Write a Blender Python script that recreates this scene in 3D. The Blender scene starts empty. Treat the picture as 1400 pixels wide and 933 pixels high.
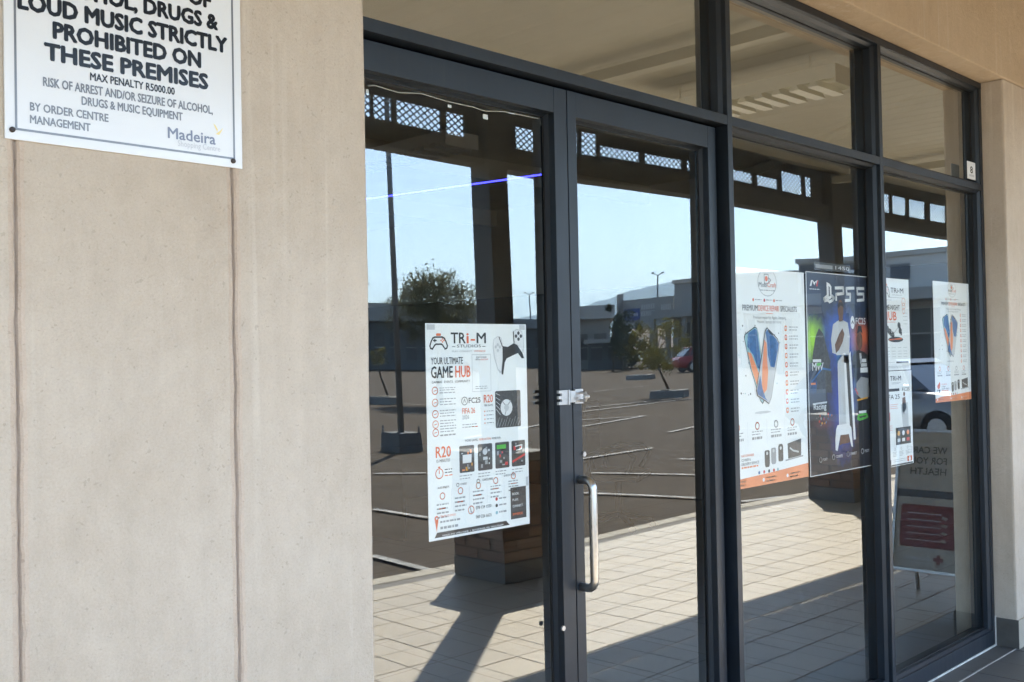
import bpy, bmesh, math, random
from mathutils import Vector, Matrix, noise as mnoise
random.seed(7)
SC = bpy.context.scene
COL = SC.collection
R_ = math.radians

# ------------------------------------------------------------------ camera
F_PX, CX, CY = 1420.0, 700.0, 466.5          # focal length and centre in pixels of the 1400x933 photograph
DCAM = 2.05                                  # distance of the camera from the shopfront frame plane (y = 0)
HCAM = 1.536                                 # eye height above the walkway
CAM = Vector((0.0, -DCAM, HCAM))
def _axes():
    X = Vector((2110 - CX, 462 - CY, F_PX)).normalized()          # facade direction seen by the lens
    hy = 462 + 0.0193 * (2110 - CX) - CY
    Z = X.cross(Vector((0, hy, F_PX))).normalized()
    if Z.y > 0: Z = -Z
    Y = Z.cross(X)
    return X, Y, Z
AX, AY, AZ = _axes()                          # world axes in lens coordinates (right, down, forward)
right = Vector((AX.x, AY.x, AZ.x)); down = Vector((AX.y, AY.y, AZ.y)); fwd = Vector((AX.z, AY.z, AZ.z))
cam_d = bpy.data.cameras.new('camera'); cam = bpy.data.objects.new('camera', cam_d); COL.objects.link(cam)
cam_d.sensor_width = 36; cam_d.lens = 36 * F_PX / 1400; cam_d.clip_start = 0.05; cam_d.clip_end = 20000
M = Matrix(((right.x, -down.x, -fwd.x, CAM.x), (right.y, -down.y, -fwd.y, CAM.y), (right.z, -down.z, -fwd.z, CAM.z), (0, 0, 0, 1)))
cam.matrix_world = M
SC.camera = cam

# ------------------------------------------------------------------ sky, sun, exposure
SUN_AZ, SUN_EL = math.atan2(-0.618, 0.786), R_(44.3)
sun_dir = Vector((math.cos(SUN_AZ) * math.cos(SUN_EL), math.sin(SUN_AZ) * math.cos(SUN_EL), math.sin(SUN_EL)))
world = bpy.data.worlds.new('World'); SC.world = world; world.use_nodes = True
wn = world.node_tree; wn.nodes.clear()
sky = wn.nodes.new('ShaderNodeTexSky'); sky.sky_type = 'NISHITA'; sky.sun_disc = False
sky.sun_elevation = SUN_EL; sky.sun_rotation = math.pi / 2 - SUN_AZ
sky.altitude = 1200; sky.air_density = 1.0; sky.dust_density = 1.0; sky.ozone_density = 1.0
bg = wn.nodes.new('ShaderNodeBackground'); bg.inputs['Strength'].default_value = 0.15
wo = wn.nodes.new('ShaderNodeOutputWorld')
wn.links.new(sky.outputs[0], bg.inputs[0]); wn.links.new(bg.outputs[0], wo.inputs[0])
sun_l = bpy.data.lights.new('sun', 'SUN'); sun_l.energy = 5.0; sun_l.angle = R_(0.53); sun_l.color = (1.0, 0.95, 0.86)
sun_o = bpy.data.objects.new('sun', sun_l); COL.objects.link(sun_o)
sun_o.rotation_euler = sun_dir.to_track_quat('Z', 'Y').to_euler(); sun_o.location = (8, -10, 20)
SC.view_settings.view_transform = 'Standard'; SC.view_settings.look = 'None'
SC.view_settings.exposure = 2.5; SC.view_settings.gamma = 1.0; SC.view_settings.use_curve_mapping = False
SC.cycles.use_denoising = True
SC.cycles.max_bounces = 12; SC.cycles.diffuse_bounces = 6; SC.cycles.glossy_bounces = 4; SC.cycles.transparent_max_bounces = 16
SC.cycles.sample_clamp_indirect = 8

# ------------------------------------------------------------------ pixel -> place helpers
def ray(u, v):
    d = Vector((u - CX, v - CY, F_PX)); return Vector((AX.dot(d), AY.dot(d), AZ.dot(d)))
def on_plane(u, v, y):                        # point of the facade-parallel plane y
    d = ray(u, v); return CAM + d * ((y + DCAM) / d.y)
def mirrored(p, g=0.075): return Vector((p.x, 2 * g - p.y, p.z))
def seen_on_plane(u, v, y, g=0.075): return mirrored(on_plane(u, v, 2 * g - y), g)
def seen_on_x(u, v, x, g=0.075):
    d = ray(u, v); return mirrored(CAM + d * (x / d.x), g)
def lot_z(x, y):                              # the car park rises gently away from the shop
    s = 0.77 * x - 0.64 * y
    return -0.12 + 0.0125 * min(max(0.0, s - 14.0), 80.0)
def seen_on_lot(u, v, g=0.075):
    d = ray(u, v); d = Vector((d.x, -d.y, d.z)); o = mirrored(CAM, g); z = -0.12
    for _ in range(30):
        p = o + d * ((z - o.z) / d.z); z = lot_z(p.x, p.y)
    return Vector((p.x, p.y, z))
def seen_far(u, v, r, g=0.075):               # seen in the glass at ground distance r
    d = ray(u, v); d = Vector((d.x, -d.y, d.z)); o = mirrored(CAM, g)
    return o + d * (r / math.hypot(d.x, d.y))

# ------------------------------------------------------------------ mesh helpers
class MB:
    def __init__(s): s.v = []; s.f = []; s.m = []
    def add(s, vs, fs, m=0):
        b = len(s.v); s.v += [tuple(p) for p in vs]; s.f += [tuple(i + b for i in f) for f in fs]; s.m += [m] * len(fs); return s
    def box(s, x0, x1, y0, y1, z0, z1, m=0):
        return s.add([(x0,y0,z0),(x1,y0,z0),(x1,y1,z0),(x0,y1,z0),(x0,y0,z1),(x1,y0,z1),(x1,y1,z1),(x0,y1,z1)],
                     [(0,3,2,1),(4,5,6,7),(0,1,5,4),(1,2,6,5),(2,3,7,6),(3,0,4,7)], m)
    def hexa(s, lo, hi, m=0):                  # two quads of four points, bottom and top, counter-clockwise from above
        return s.add(list(lo) + list(hi), [(0,3,2,1),(4,5,6,7),(0,1,5,4),(1,2,6,5),(2,3,7,6),(3,0,4,7)], m)
    def prism(s, poly, axis, a, b, m=0):       # poly of 2-tuples in the other two axes
        def P(p, t): return {'x': (t, p[0], p[1]), 'y': (p[0], t, p[1]), 'z': (p[0], p[1], t)}[axis]
        n = len(poly)
        return s.add([P(p, a) for p in poly] + [P(p, b) for p in poly],
                     [tuple(range(n - 1, -1, -1)), tuple(range(n, 2 * n))] + [(i, (i + 1) % n, n + (i + 1) % n, n + i) for i in range(n)], m)
    def tube(s, pts, rad, seg=10, m=0, cap=True):
        pts = [Vector(p) for p in pts]; n = len(pts)
        if not isinstance(rad, (list, tuple)): rad = [rad] * n
        b = len(s.v); up = None
        for i, p in enumerate(pts):
            t = (pts[min(i + 1, n - 1)] - pts[max(i - 1, 0)]).normalized()
            if up is None: up = t.orthogonal().normalized()
            up = (up - t * up.dot(t)).normalized(); w = t.cross(up)
            for k in range(seg):
                a = 2 * math.pi * k / seg; s.v.append(tuple(p + (up * math.cos(a) + w * math.sin(a)) * rad[i]))
        for i in range(n - 1):
            for k in range(seg):
                k2 = (k + 1) % seg; s.f.append((b + i*seg + k, b + i*seg + k2, b + (i+1)*seg + k2, b + (i+1)*seg + k)); s.m.append(m)
        if cap:
            s.f.append(tuple(b + k for k in range(seg - 1, -1, -1))); s.m.append(m)
            s.f.append(tuple(b + (n-1)*seg + k for k in range(seg))); s.m.append(m)
        return s
    def flat(s, poly, y, m=0):                 # polygon in x,z facing the walkway (-y)
        area = sum(poly[i][0]*poly[(i+1) % len(poly)][1] - poly[(i+1) % len(poly)][0]*poly[i][1] for i in range(len(poly)))
        if area < 0: poly = poly[::-1]
        return s.add([(p[0], y, p[1]) for p in poly], [tuple(range(len(poly)))], m)
    def build(s, name, mats, parent=None, smooth=False, bevel=0, fix=True, loc=None):
        me = bpy.data.meshes.new(name); me.from_pydata(s.v, [], s.f)
        mats = mats if isinstance(mats, (list, tuple)) else [mats]
        for mt in mats: me.materials.append(mt)
        for p, k in zip(me.polygons, s.m): p.material_index = k; p.use_smooth = smooth
        if fix:
            bm = bmesh.new(); bm.from_mesh(me); bmesh.ops.recalc_face_normals(bm, faces=bm.faces); bm.to_mesh(me); bm.free()
        me.update()
        o = bpy.data.objects.new(name, me); COL.objects.link(o)
        if parent is not None:
            o.parent = parent; o.matrix_parent_inverse = Matrix.Translation(-parent_origin(parent))
        if loc is not None: o.location = loc
        if bevel:
            md = o.modifiers.new('bevel', 'BEVEL'); md.width = bevel; md.segments = 2; md.limit_method = 'ANGLE'; md.angle_limit = R_(40)
        return o
def parent_origin(p):                         # things are Empties with a location; parts and structures sit at the origin
    return Vector(p.location) if p.type == 'EMPTY' else Vector((0, 0, 0))
def tag(o, label=None, cat=None, group=None, kind=None):
    if label: o['label'] = label
    if cat: o['category'] = cat
    if group: o['group'] = group
    if kind: o['kind'] = kind
    return o
def thing(name, loc, label, cat, group=None):
    o = bpy.data.objects.new(name, None); COL.objects.link(o); o.location = loc; o.empty_display_size = 0.1
    return tag(o, label, cat, group)
# ------------------------------------------------------------------ materials
class NT:
    def __init__(s, name):
        s.mat = bpy.data.materials.new(name); s.mat.use_nodes = True; s.t = s.mat.node_tree; s.t.nodes.clear()
        s.out = s.t.nodes.new('ShaderNodeOutputMaterial')
    def n(s, typ, **kw):
        nd = s.t.nodes.new('ShaderNode' + typ)
        for k, v in kw.items():
            if k in nd.inputs: nd.inputs[k].default_value = v
            else: setattr(nd, k, v)
        return nd
    def l(s, a, b): s.t.links.new(a, b)
    def coord(s, scale=(1,1,1), which='Object'):
        tc = s.n('TexCoord'); mp = s.n('Mapping'); mp.inputs['Scale'].default_value = scale; s.l(tc.outputs[which], mp.inputs[0]); return mp.outputs[0]
    def noise(s, vec, scale, detail=4, rough=0.55):
        nd = s.n('TexNoise', Scale=scale, Detail=detail, Roughness=rough); s.l(vec, nd.inputs['Vector']); return nd.outputs[0]
    def ramp(s, fac, stops):
        nd = s.n('ValToRGB'); e = nd.color_ramp.elements
        while len(e) < len(stops): e.new(0.5)
        for el, (p, c) in zip(e, stops): el.position = p; el.color = (*c, 1) if len(c) == 3 else c
        s.l(fac, nd.inputs[0]); return nd.outputs[0]
    def mix(s, fac, a, b, blend='MIX'):
        nd = s.n('Mix'); nd.data_type = 'RGBA'; nd.blend_type = blend
        for sock, val in ((nd.inputs[0], fac), (nd.inputs[6], a), (nd.inputs[7], b)):
            if hasattr(val, 'links') or isinstance(val, bpy.types.NodeSocket): s.l(val, sock)
            elif isinstance(val, tuple): sock.default_value = (*val, 1)
            else: sock.default_value = val
        return nd.outputs[2]
    def math(s, op, a, b=0.0, clamp=False):
        nd = s.n('Math'); nd.operation = op; nd.use_clamp = clamp
        for i, val in enumerate((a, b)):
            if isinstance(val, bpy.types.NodeSocket): s.l(val, nd.inputs[i])
            else: nd.inputs[i].default_value = val
        return nd.outputs[0]
    def bump(s, h, strength=0.2, dist=0.01):
        nd = s.n('Bump'); nd.inputs['Strength'].default_value = strength; nd.inputs['Distance'].default_value = dist; s.l(h, nd.inputs['Height']); return nd.outputs[0]
    def bsdf(s, color=(0.5,0.5,0.5), rough=0.5, metal=0.0, normal=None, spec=0.5, coat=0.0, emit=None, estr=0.0):
        b = s.n('BsdfPrincipled')
        for nm, val in (('Base Color', color), ('Roughness', rough), ('Metallic', metal), ('Specular IOR Level', spec), ('Coat Weight', coat)):
            if isinstance(val, bpy.types.NodeSocket): s.l(val, b.inputs[nm])
            else: b.inputs[nm].default_value = (*val, 1) if isinstance(val, tuple) else val
        if normal is not None: s.l(normal, b.inputs['Normal'])
        if emit: b.inputs['Emission Color'].default_value = (*emit, 1); b.inputs['Emission Strength'].default_value = estr
        s.l(b.outputs[0], s.out.inputs[0]); s.b = b; return s.mat
_flat = {}
def flat_mat(name, color, rough=0.55, metal=0.0, spec=0.5, coat=0.0, var=0.08, scale=12.0, bump=0.0):
    key = name
    if key in _flat: return _flat[key]
    t = NT(name); n = t.noise(t.coord(), scale, 5)
    lo = tuple(c * (1 - var) for c in color); hi = tuple(min(1, c * (1 + var)) for c in color)
    col = t.ramp(n, [(0.3, lo), (0.7, hi)])
    nr = t.bump(t.noise(t.coord(), scale * 12, 3), bump, 0.002) if bump else None
    _flat[key] = t.bsdf(col, rough, metal, nr, spec, coat); return _flat[key]
def emit_mat(name, color, strength):
    t = NT(name); e = t.n('Emission', Strength=strength); e.inputs[0].default_value = (*color, 1); t.l(e.outputs[0], t.out.inputs[0]); return t.mat

def make_plaster(name, base, streak=0.5, sc=1.0):
    t = NT(name); co = t.coord()
    big = t.noise(co, 1.7, 4); mid = t.noise(co, 9, 5); fine = t.noise(co, 240, 3, 0.6); grit = t.noise(co, 70, 4, 0.6)
    c0 = t.ramp(big, [(0.34, (base[0] * 0.90, base[1] * 0.88, base[2] * 0.86)), (0.66, (base[0] * 1.07, base[1] * 1.09, base[2] * 1.13))])
    c1 = t.mix(0.35, c0, t.ramp(mid, [(0.3, tuple(c * 0.9 for c in base)), (0.7, tuple(min(1, c * 1.06) for c in base))]))
    st = t.noise(t.coord((26, 26, 0.55)), 1.0, 4, 0.55)                 # vertical wash marks
    stm = t.ramp(st, [(0.56, (0, 0, 0)), (0.70, (1, 1, 1))])
    brk = t.ramp(t.noise(t.coord((3, 3, 1.2)), 1.0, 3), [(0.42, (0, 0, 0)), (0.62, (1, 1, 1))])
    c2 = t.mix(t.math('MULTIPLY', t.math('MULTIPLY', stm, brk), 0.75 * streak), c1, (0.72, 0.68, 0.60))
    dk = t.ramp(t.noise(t.coord((14, 14, 0.8)), 1.3, 5), [(0.52, (0, 0, 0)), (0.78, (1, 1, 1))])
    c3 = t.mix(t.math('MULTIPLY', dk, 0.42 * streak), c2, tuple(c * 0.72 for c in base))
    pit = t.ramp(t.noise(co, 95, 2, 0.4), [(0.25, (1, 1, 1)), (0.31, (0, 0, 0))])
    c4 = t.mix(t.math('MULTIPLY', pit, 0.35), c3, tuple(c * 0.6 for c in base))
    gr = t.ramp(t.noise(co, 190, 4, 0.7), [(0.30, (0.80, 0.79, 0.78)), (0.5, (1, 1, 1)), (0.72, (1.14, 1.14, 1.14))])
    c4 = t.mix(0.34, c4, gr, 'MULTIPLY')
    g2 = t.ramp(t.noise(t.coord((1, 1, 0.6)), 26, 5, 0.65), [(0.32, (0.90, 0.885, 0.87)), (0.68, (1.05, 1.05, 1.05))])
    c4 = t.mix(0.55, c4, g2, 'MULTIPLY')
    h = t.math('ADD', t.math('MULTIPLY', fine, 0.5), t.math('ADD', grit, t.math('MULTIPLY', mid, 1.6)))
    return t.bsdf(c4, 0.82, 0, t.bump(h, 0.75, 0.0036), 0.3)
M_WALL = make_plaster('painted_plaster', (0.515, 0.446, 0.362))
M_LINTEL = make_plaster('lintel_plaster_bounce_tan', (0.50, 0.395, 0.278), 0.3)  # tan of light bounced up under the canopy put into the colour
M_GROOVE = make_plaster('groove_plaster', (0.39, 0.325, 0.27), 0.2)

def make_alu():
    t = NT('charcoal_aluminium'); co = t.coord()
    n = t.noise(co, 6, 4); d = t.noise(t.coord((40, 40, 3)), 1.0, 5)
    col = t.ramp(n, [(0.3, (0.0070, 0.0115, 0.0180)), (0.7, (0.0105, 0.0170, 0.0255))])
    col = t.mix(t.math('MULTIPLY', t.ramp(d, [(0.55, (0, 0, 0)), (0.8, (1, 1, 1))]), 0.30), col, (0.036, 0.041, 0.046))
    rg = t.math('ADD', t.math('MULTIPLY', d, 0.22), 0.30)
    return t.bsdf(col, rg, 0, t.bump(t.noise(co, 900, 2), 0.05, 0.0005), 0.5)
M_ALU = make_alu()
M_GASKET = flat_mat('black_gasket', (0.012, 0.012, 0.013), 0.6)
M_SEAL = flat_mat('white_sealant', (0.62, 0.6, 0.55), 0.6, var=0.2, scale=30)

def make_glass(name, f0=0.155, tint=(0.95, 0.97, 0.96), dirt=0.013, wave=0.0):
    t = NT(name)
    g = t.n('NewGeometry'); dt = t.n('VectorMath'); dt.operation = 'DOT_PRODUCT'
    t.l(g.outputs['Incoming'], dt.inputs[0]); t.l(g.outputs['Normal'], dt.inputs[1])
    c = t.math('SUBTRACT', 1.0, t.math('ABSOLUTE', dt.outputs['Value']), True)
    p5 = t.math('POWER', c, 5.0)
    fac = t.math('ADD', t.math('MULTIPLY', p5, 1.0 - f0), f0, True)
    tr = t.n('BsdfTransparent'); tr.inputs[0].default_value = (*tint, 1)
    gl = t.n('BsdfGlossy'); gl.inputs['Roughness'].default_value = 0.0; gl.inputs[0].default_value = (0.97, 1.0, 0.99, 1)
    mx = t.n('MixShader'); t.l(fac, mx.inputs[0]); t.l(tr.outputs[0], mx.inputs[1]); t.l(gl.outputs[0], mx.inputs[2])
    co = t.coord()
    sm = t.ramp(t.noise(t.coord((1, 1, 0.7)), 3.2, 6, 0.65), [(0.52, (0, 0, 0)), (0.85, (1, 1, 1))])
    wipe = t.ramp(t.noise(t.coord((30, 30, 5)), 1.0, 5, 0.6), [(0.55, (0, 0, 0)), (0.8, (1, 1, 1))])
    spot = t.ramp(t.noise(co, 60, 2, 0.5), [(0.74, (0, 0, 0)), (0.80, (1, 1, 1))])
    df = t.math('ADD', t.math('MULTIPLY', t.math('ADD', t.math('MULTIPLY', sm, 0.8), t.math('MULTIPLY', wipe, 0.5)), dirt), t.math('MULTIPLY', spot, dirt * 2.0), True)
    di = t.n('BsdfDiffuse'); di.inputs[0].default_value = (0.7, 0.7, 0.68, 1)
    m2 = t.n('MixShader'); t.l(df, m2.inputs[0]); t.l(mx.outputs[0], m2.inputs[1]); t.l(di.outputs[0], m2.inputs[2])
    t.l(m2.outputs[0], t.out.inputs[0]); return t.mat
M_GLASS = make_glass('shopfront_glass')
M_GLASSTOP = make_glass('fanlight_glass', 0.44, dirt=0.008)
def make_clear():
    t = NT('glass_inner_face'); tr = t.n('BsdfTransparent'); tr.inputs[0].default_value = (0.985, 0.99, 0.987, 1); t.l(tr.outputs[0], t.out.inputs[0]); return t.mat
M_CLEAR = make_clear()

def make_tile(name='walkway_tile', base=(0.375, 0.300, 0.200)):
    t = NT(name); oi = t.n('ObjectInfo'); co = t.coord()
    n = t.noise(co, 5, 5); f = t.noise(co, 160, 3)
    c = t.ramp(oi.outputs['Random'], [(0, tuple(x * 0.84 for x in base)), (1, tuple(x * 1.12 for x in base))])
    c = t.mix(0.5, c, t.ramp(n, [(0.3, tuple(x * 0.86 for x in base)), (0.7, tuple(x * 1.08 for x in base))]))
    st = t.ramp(t.noise(co, 2.3, 6, 0.65), [(0.5, (0, 0, 0)), (0.75, (1, 1, 1))])
    c = t.mix(t.math('MULTIPLY', st, 0.22), c, tuple(x * 0.62 for x in base))
    return t.bsdf(c, 0.48, 0, t.bump(t.math('ADD', f, n), 0.12, 0.002), 0.4)
M_TILE = make_tile(); M_TILED = make_tile('slate_grey_tile', (0.105, 0.105, 0.10))
M_GROUT = flat_mat('tile_grout', (0.20, 0.18, 0.155), 0.9, var=0.2, scale=20)
M_GROUTW = flat_mat('white_grout', (0.55, 0.53, 0.49), 0.9, var=0.2, scale=40)
M_KERB = flat_mat('kerb_concrete', (0.42, 0.37, 0.29), 0.85, var=0.12, scale=6, bump=0.3)
M_SKIRT = flat_mat('skirting_tile', (0.085, 0.08, 0.072), 0.5, var=0.15, scale=14, bump=0.1)

def make_lot():
    t = NT('block_paved_lot'); co = t.coord()
    br = t.n('TexBrick', Scale=4.6); br.inputs['Mortar Size'].default_value = 0.03; br.inputs['Row Height'].default_value = 0.5; br.inputs['Brick Width'].default_value = 1.0
    br.inputs['Color1'].default_value = (0.066, 0.049, 0.033, 1); br.inputs['Color2'].default_value = (0.112, 0.085, 0.058, 1); br.inputs['Mortar'].default_value = (0.030, 0.024, 0.018, 1)
    t.l(t.coord((1, 1, 1)), br.inputs['Vector'])
    big = t.noise(co, 0.13, 5); mid = t.noise(co, 0.9, 6, 0.65)
    c = t.mix(0.35, br.outputs[0], t.ramp(big, [(0.3, (0.052, 0.043, 0.034)), (0.7, (0.098, 0.076, 0.054))]))
    c = t.mix(t.math('MULTIPLY', t.ramp(mid, [(0.5, (0, 0, 0)), (0.75, (1, 1, 1))]), 0.4), c, (0.036, 0.031, 0.026))
    return t.bsdf(c, 0.9, 0, t.bump(br.outputs[1], -0.3, 0.006), 0.08)
M_LOT = make_lot()
def make_paint():
    t = NT('worn_road_paint'); co = t.coord()
    c = t.ramp(t.noise(co, 6, 6, 0.7), [(0.36, (0.08, 0.07, 0.06)), (0.60, (0.40, 0.385, 0.355))])
    return t.bsdf(c, 0.75)
M_PAINT = make_paint()
M_GROUND = flat_mat('dry_ground', (0.20, 0.165, 0.115), 0.95, var=0.3, scale=0.05)
M_STEEL = flat_mat('brown_painted_steel', (0.074, 0.080, 0.084), 0.55, var=0.08, scale=3)
M_UNDER = flat_mat('taupe_canopy_sheet', (0.45, 0.425, 0.35), 0.5, var=0.06, scale=2)
M_SOFFIT = flat_mat('cream_roof_sheet', (0.84, 0.79, 0.66), 0.45, var=0.06, scale=2)
M_MESH = flat_mat('grey_expanded_metal', (0.11, 0.105, 0.095), 0.5, 0.3)
M_MORTAR = flat_mat('brick_mortar', (0.12, 0.11, 0.095), 0.95, var=0.15, scale=30, bump=0.4)
def make_brick():
    t = NT('face_brick'); oi = t.n('ObjectInfo'); co = t.coord()
    c = t.ramp(oi.outputs['Random'], [(0, (0.16, 0.105, 0.078)), (0.5, (0.26, 0.175, 0.13)), (1, (0.36, 0.265, 0.205))])
    n = t.noise(co, 30, 5)
    c = t.mix(t.math('MULTIPLY', n, 0.4), c, (0.10, 0.075, 0.06))
    return t.bsdf(c, 0.85, 0, t.bump(n, 0.5, 0.003), 0.3)
M_BRICK = make_brick()
M_PLINTH = flat_mat('grey_plaster_base', (0.16, 0.155, 0.145), 0.85, var=0.15, scale=8, bump=0.4)
M_WHITE = flat_mat('white_print_sheet', (0.89, 0.91, 0.91), 0.42, var=0.015, scale=4, coat=0.2)
M_SIGNW = flat_mat('white_sign_board', (0.70, 0.715, 0.72), 0.24, var=0.02, scale=5, spec=0.6)
M_INK = flat_mat('black_vinyl', (0.008, 0.009, 0.011), 0.22, var=0.1, spec=0.5)
M_INKG = flat_mat('glare_grey_vinyl', (0.17, 0.18, 0.195), 0.2, var=0.1, spec=0.6)  # black lettering greyed: the glare on the board is put into the colour
M_INKP = flat_mat('grey_vinyl', (0.50, 0.51, 0.54), 0.22, var=0.05)
M_NAVY = flat_mat('navy_vinyl', (0.17, 0.19, 0.26), 0.2, var=0.05)
M_GOLD = flat_mat('gold_vinyl', (0.75, 0.62, 0.25), 0.25, var=0.1)
M_SCREW = flat_mat('rusty_screw', (0.06, 0.05, 0.045), 0.45, 0.7)
M_STEELB = flat_mat('brushed_stainless', (0.55, 0.54, 0.52), 0.28, 1.0, var=0.06, scale=60)
M_GALV = flat_mat('bright_galvanised', (0.50, 0.50, 0.50), 0.36, 0.9, var=0.12, scale=60)
P_BLK = flat_mat('print_black', (0.02, 0.021, 0.025), 0.5); P_GRY = flat_mat('print_grey', (0.33, 0.34, 0.35), 0.5); P_LGT = flat_mat('print_light_grey', (0.58, 0.6, 0.62), 0.5)
P_ORG = flat_mat('print_orange', (0.80, 0.16, 0.055), 0.5, var=0.04); P_RED = flat_mat('print_red', (0.62, 0.05, 0.05), 0.5); P_ORL = flat_mat('print_apricot', (0.88, 0.29, 0.12), 0.5, var=0.05)
P_WHT = flat_mat('print_white', (0.82, 0.83, 0.84), 0.5, var=0.02); P_GRN = flat_mat('print_green', (0.10, 0.48, 0.06), 0.5); P_BLU = flat_mat('print_blue', (0.03, 0.14, 0.36), 0.5, var=0.3, scale=40)
P_TEAL = flat_mat('print_teal', (0.30, 0.52, 0.58), 0.5, var=0.2, scale=40); P_SKN = flat_mat('print_brown', (0.16, 0.075, 0.045), 0.5, var=0.3, scale=60); P_YEL = flat_mat('print_amber', (0.75, 0.36, 0.03), 0.5)
P_DKG = flat_mat('print_charcoal', (0.055, 0.056, 0.06), 0.5, var=0.5, scale=90)
INK = {'k': 0, 'g': 1, 'l': 2, 'o': 3, 'r': 4, 'a': 5, 'w': 6, 'n': 7, 'b': 8, 't': 9, 's': 10, 'y': 11, 'd': 12}
PRINT = [P_BLK, P_GRY, P_LGT, P_ORG, P_RED, P_ORL, P_WHT, P_GRN, P_BLU, P_TEAL, P_SKN, P_YEL, P_DKG]
def leaf_mat(name, base, tl):
    t = NT(name); c = t.ramp(t.noise(t.coord(), 1.6, 5), [(0.3, tuple(x * 0.65 for x in base)), (0.7, tuple(x * 1.35 for x in base))])
    d = t.n('BsdfDiffuse'); t.l(c, d.inputs[0]); tr = t.n('BsdfTranslucent'); t.l(c, tr.inputs[0]); mx = t.n('MixShader'); mx.inputs[0].default_value = tl
    t.l(d.outputs[0], mx.inputs[1]); t.l(tr.outputs[0], mx.inputs[2]); t.l(mx.outputs[0], t.out.inputs[0]); return t.mat
M_LEAF = leaf_mat('dusty_leaf', (0.115, 0.115, 0.062), 0.45); M_LEAF2 = leaf_mat('yellow_green_leaf', (0.16, 0.15, 0.05), 0.45); M_LEAF3 = leaf_mat('dark_leaf', (0.04, 0.055, 0.035), 0.3)
M_BARK = flat_mat('bark', (0.10, 0.08, 0.06), 0.9, var=0.25, scale=20)
M_POLE = flat_mat('galvanised_pole', (0.20, 0.21, 0.21), 0.5, 0.4, var=0.1)
M_CONC = flat_mat('rough_concrete', (0.27, 0.26, 0.235), 0.9, var=0.15, scale=8, bump=0.4)
M_RUBBER = flat_mat('tyre_rubber', (0.02, 0.02, 0.02), 0.8)

# ------------------------------------------------------------------ lettering (vector print, fitted to where the writing stands)
_jobs = []
def text(mb_list, body, x0, x1, zb, cap, y, ink, bold=0.02, flip=False):
    _jobs.append((mb_list, body, x0, x1, zb, cap, y, ink, bold, flip))
def flush_text():
    obs = []
    for j in _jobs:
        cu = bpy.data.curves.new('lettering', 'FONT'); cu.body = j[1]; cu.size = 1.0; cu.resolution_u = 2
        o = bpy.data.objects.new('lettering', cu); COL.objects.link(o); obs.append(o)
    bpy.context.view_layer.update()
    dg = bpy.context.evaluated_depsgraph_get()
    for j, o in zip(_jobs, obs):
        me = bpy.data.meshes.new_from_object(o.evaluated_get(dg))
        mb, body, x0, x1, zb, cap, y, ink, bold, flip = j
        if len(me.vertices):
            xs = [v.co.x for v in me.vertices]; a, b = min(xs), max(xs); sx = (x1 - x0) / max(b - a, 1e-6); sz = cap / 0.72
            fs = [tuple(p.vertices) for p in me.polygons]; rb = bold * 0.62
            shifts = [(0, 0)] + ([(rb * math.cos(k * math.pi / 3), rb * math.sin(k * math.pi / 3)) for k in range(6)] if bold > 0.001 else [])
            for q, (du, dv) in enumerate(shifts):          # heavier strokes: copies a hair apart
                if flip: vs = [(x1 - (v.co.x - a) * sx + du * sz, y - q * 0.000012, zb + v.co.y * sz + dv * sz) for v in me.vertices]
                else: vs = [(x0 + (v.co.x - a) * sx + du * sz, y - q * 0.000012, zb + v.co.y * sz + dv * sz) for v in me.vertices]
                mb.add(vs, fs, ink)
        bpy.data.meshes.remove(me)
    for o in obs:
        cu = o.data; bpy.data.objects.remove(o); bpy.data.curves.remove(cu)
    _jobs.clear()

# ================================================================== THE SETTING
# ground to the horizon, and the car park that lies on it
g = MB()
N = 56
def gz(x, y): return lot_z(x, y) - 0.02 if (x > 2 and y < -3.6) else -0.14
lim = [-3200, -1800, -600, -200, -80, -40] + [-30 + 4 * i for i in range(0, 38)] + [130, 160, 220, 400, 900, 1800, 3200]
for x in lim:
    for y in lim: g.v.append((x, -y, lot_z(x, -y) - 0.012))
n = len(lim)
for i in range(n - 1):
    for j in range(n - 1):
        g.f.append((i*n + j, (i+1)*n + j, (i+1)*n + j+1, i*n + j+1)); g.m.append(0)
ground = tag(g.build('ground', M_GROUND), 'dry open ground reaching out to the hills', kind='structure')
lot = MB(); xs = [-20 + 2.5 * i for i in range(0, 45)]; ys = [-3.80 - 2.5 * i for i in range(0, 34)]
for x in xs:
    for y in ys: lot.v.append((x, y, lot_z(x, y)))
for i in range(len(xs) - 1):
    for j in range(len(ys) - 1):
        a = i * len(ys) + j; lot.f.append((a, a + 1, a + len(ys) + 1, a + len(ys))); lot.m.append(0)
car_park = tag(lot.build('car_park', M_LOT), 'brown block paved car park in front of the shop', kind='structure')
def line_from(p, q, w=0.1):
    p = Vector(p); q = Vector(q); d = (q - p); nrm = Vector((-d.y, d.x, 0)).normalized() * w / 2; mb = MB(); k = 8; vs = []
    for i in range(k + 1):
        c = p.lerp(q, i / k)
        for s in (1, -1):
            e = c + nrm * s; vs.append((e.x, e.y, lot_z(e.x, e.y) + 0.022))
    return mb.add(vs, [(2*i, 2*i + 1, 2*i + 3, 2*i + 2) for i in range(k)]).build('painted_line', M_PAINT, car_park)
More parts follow.
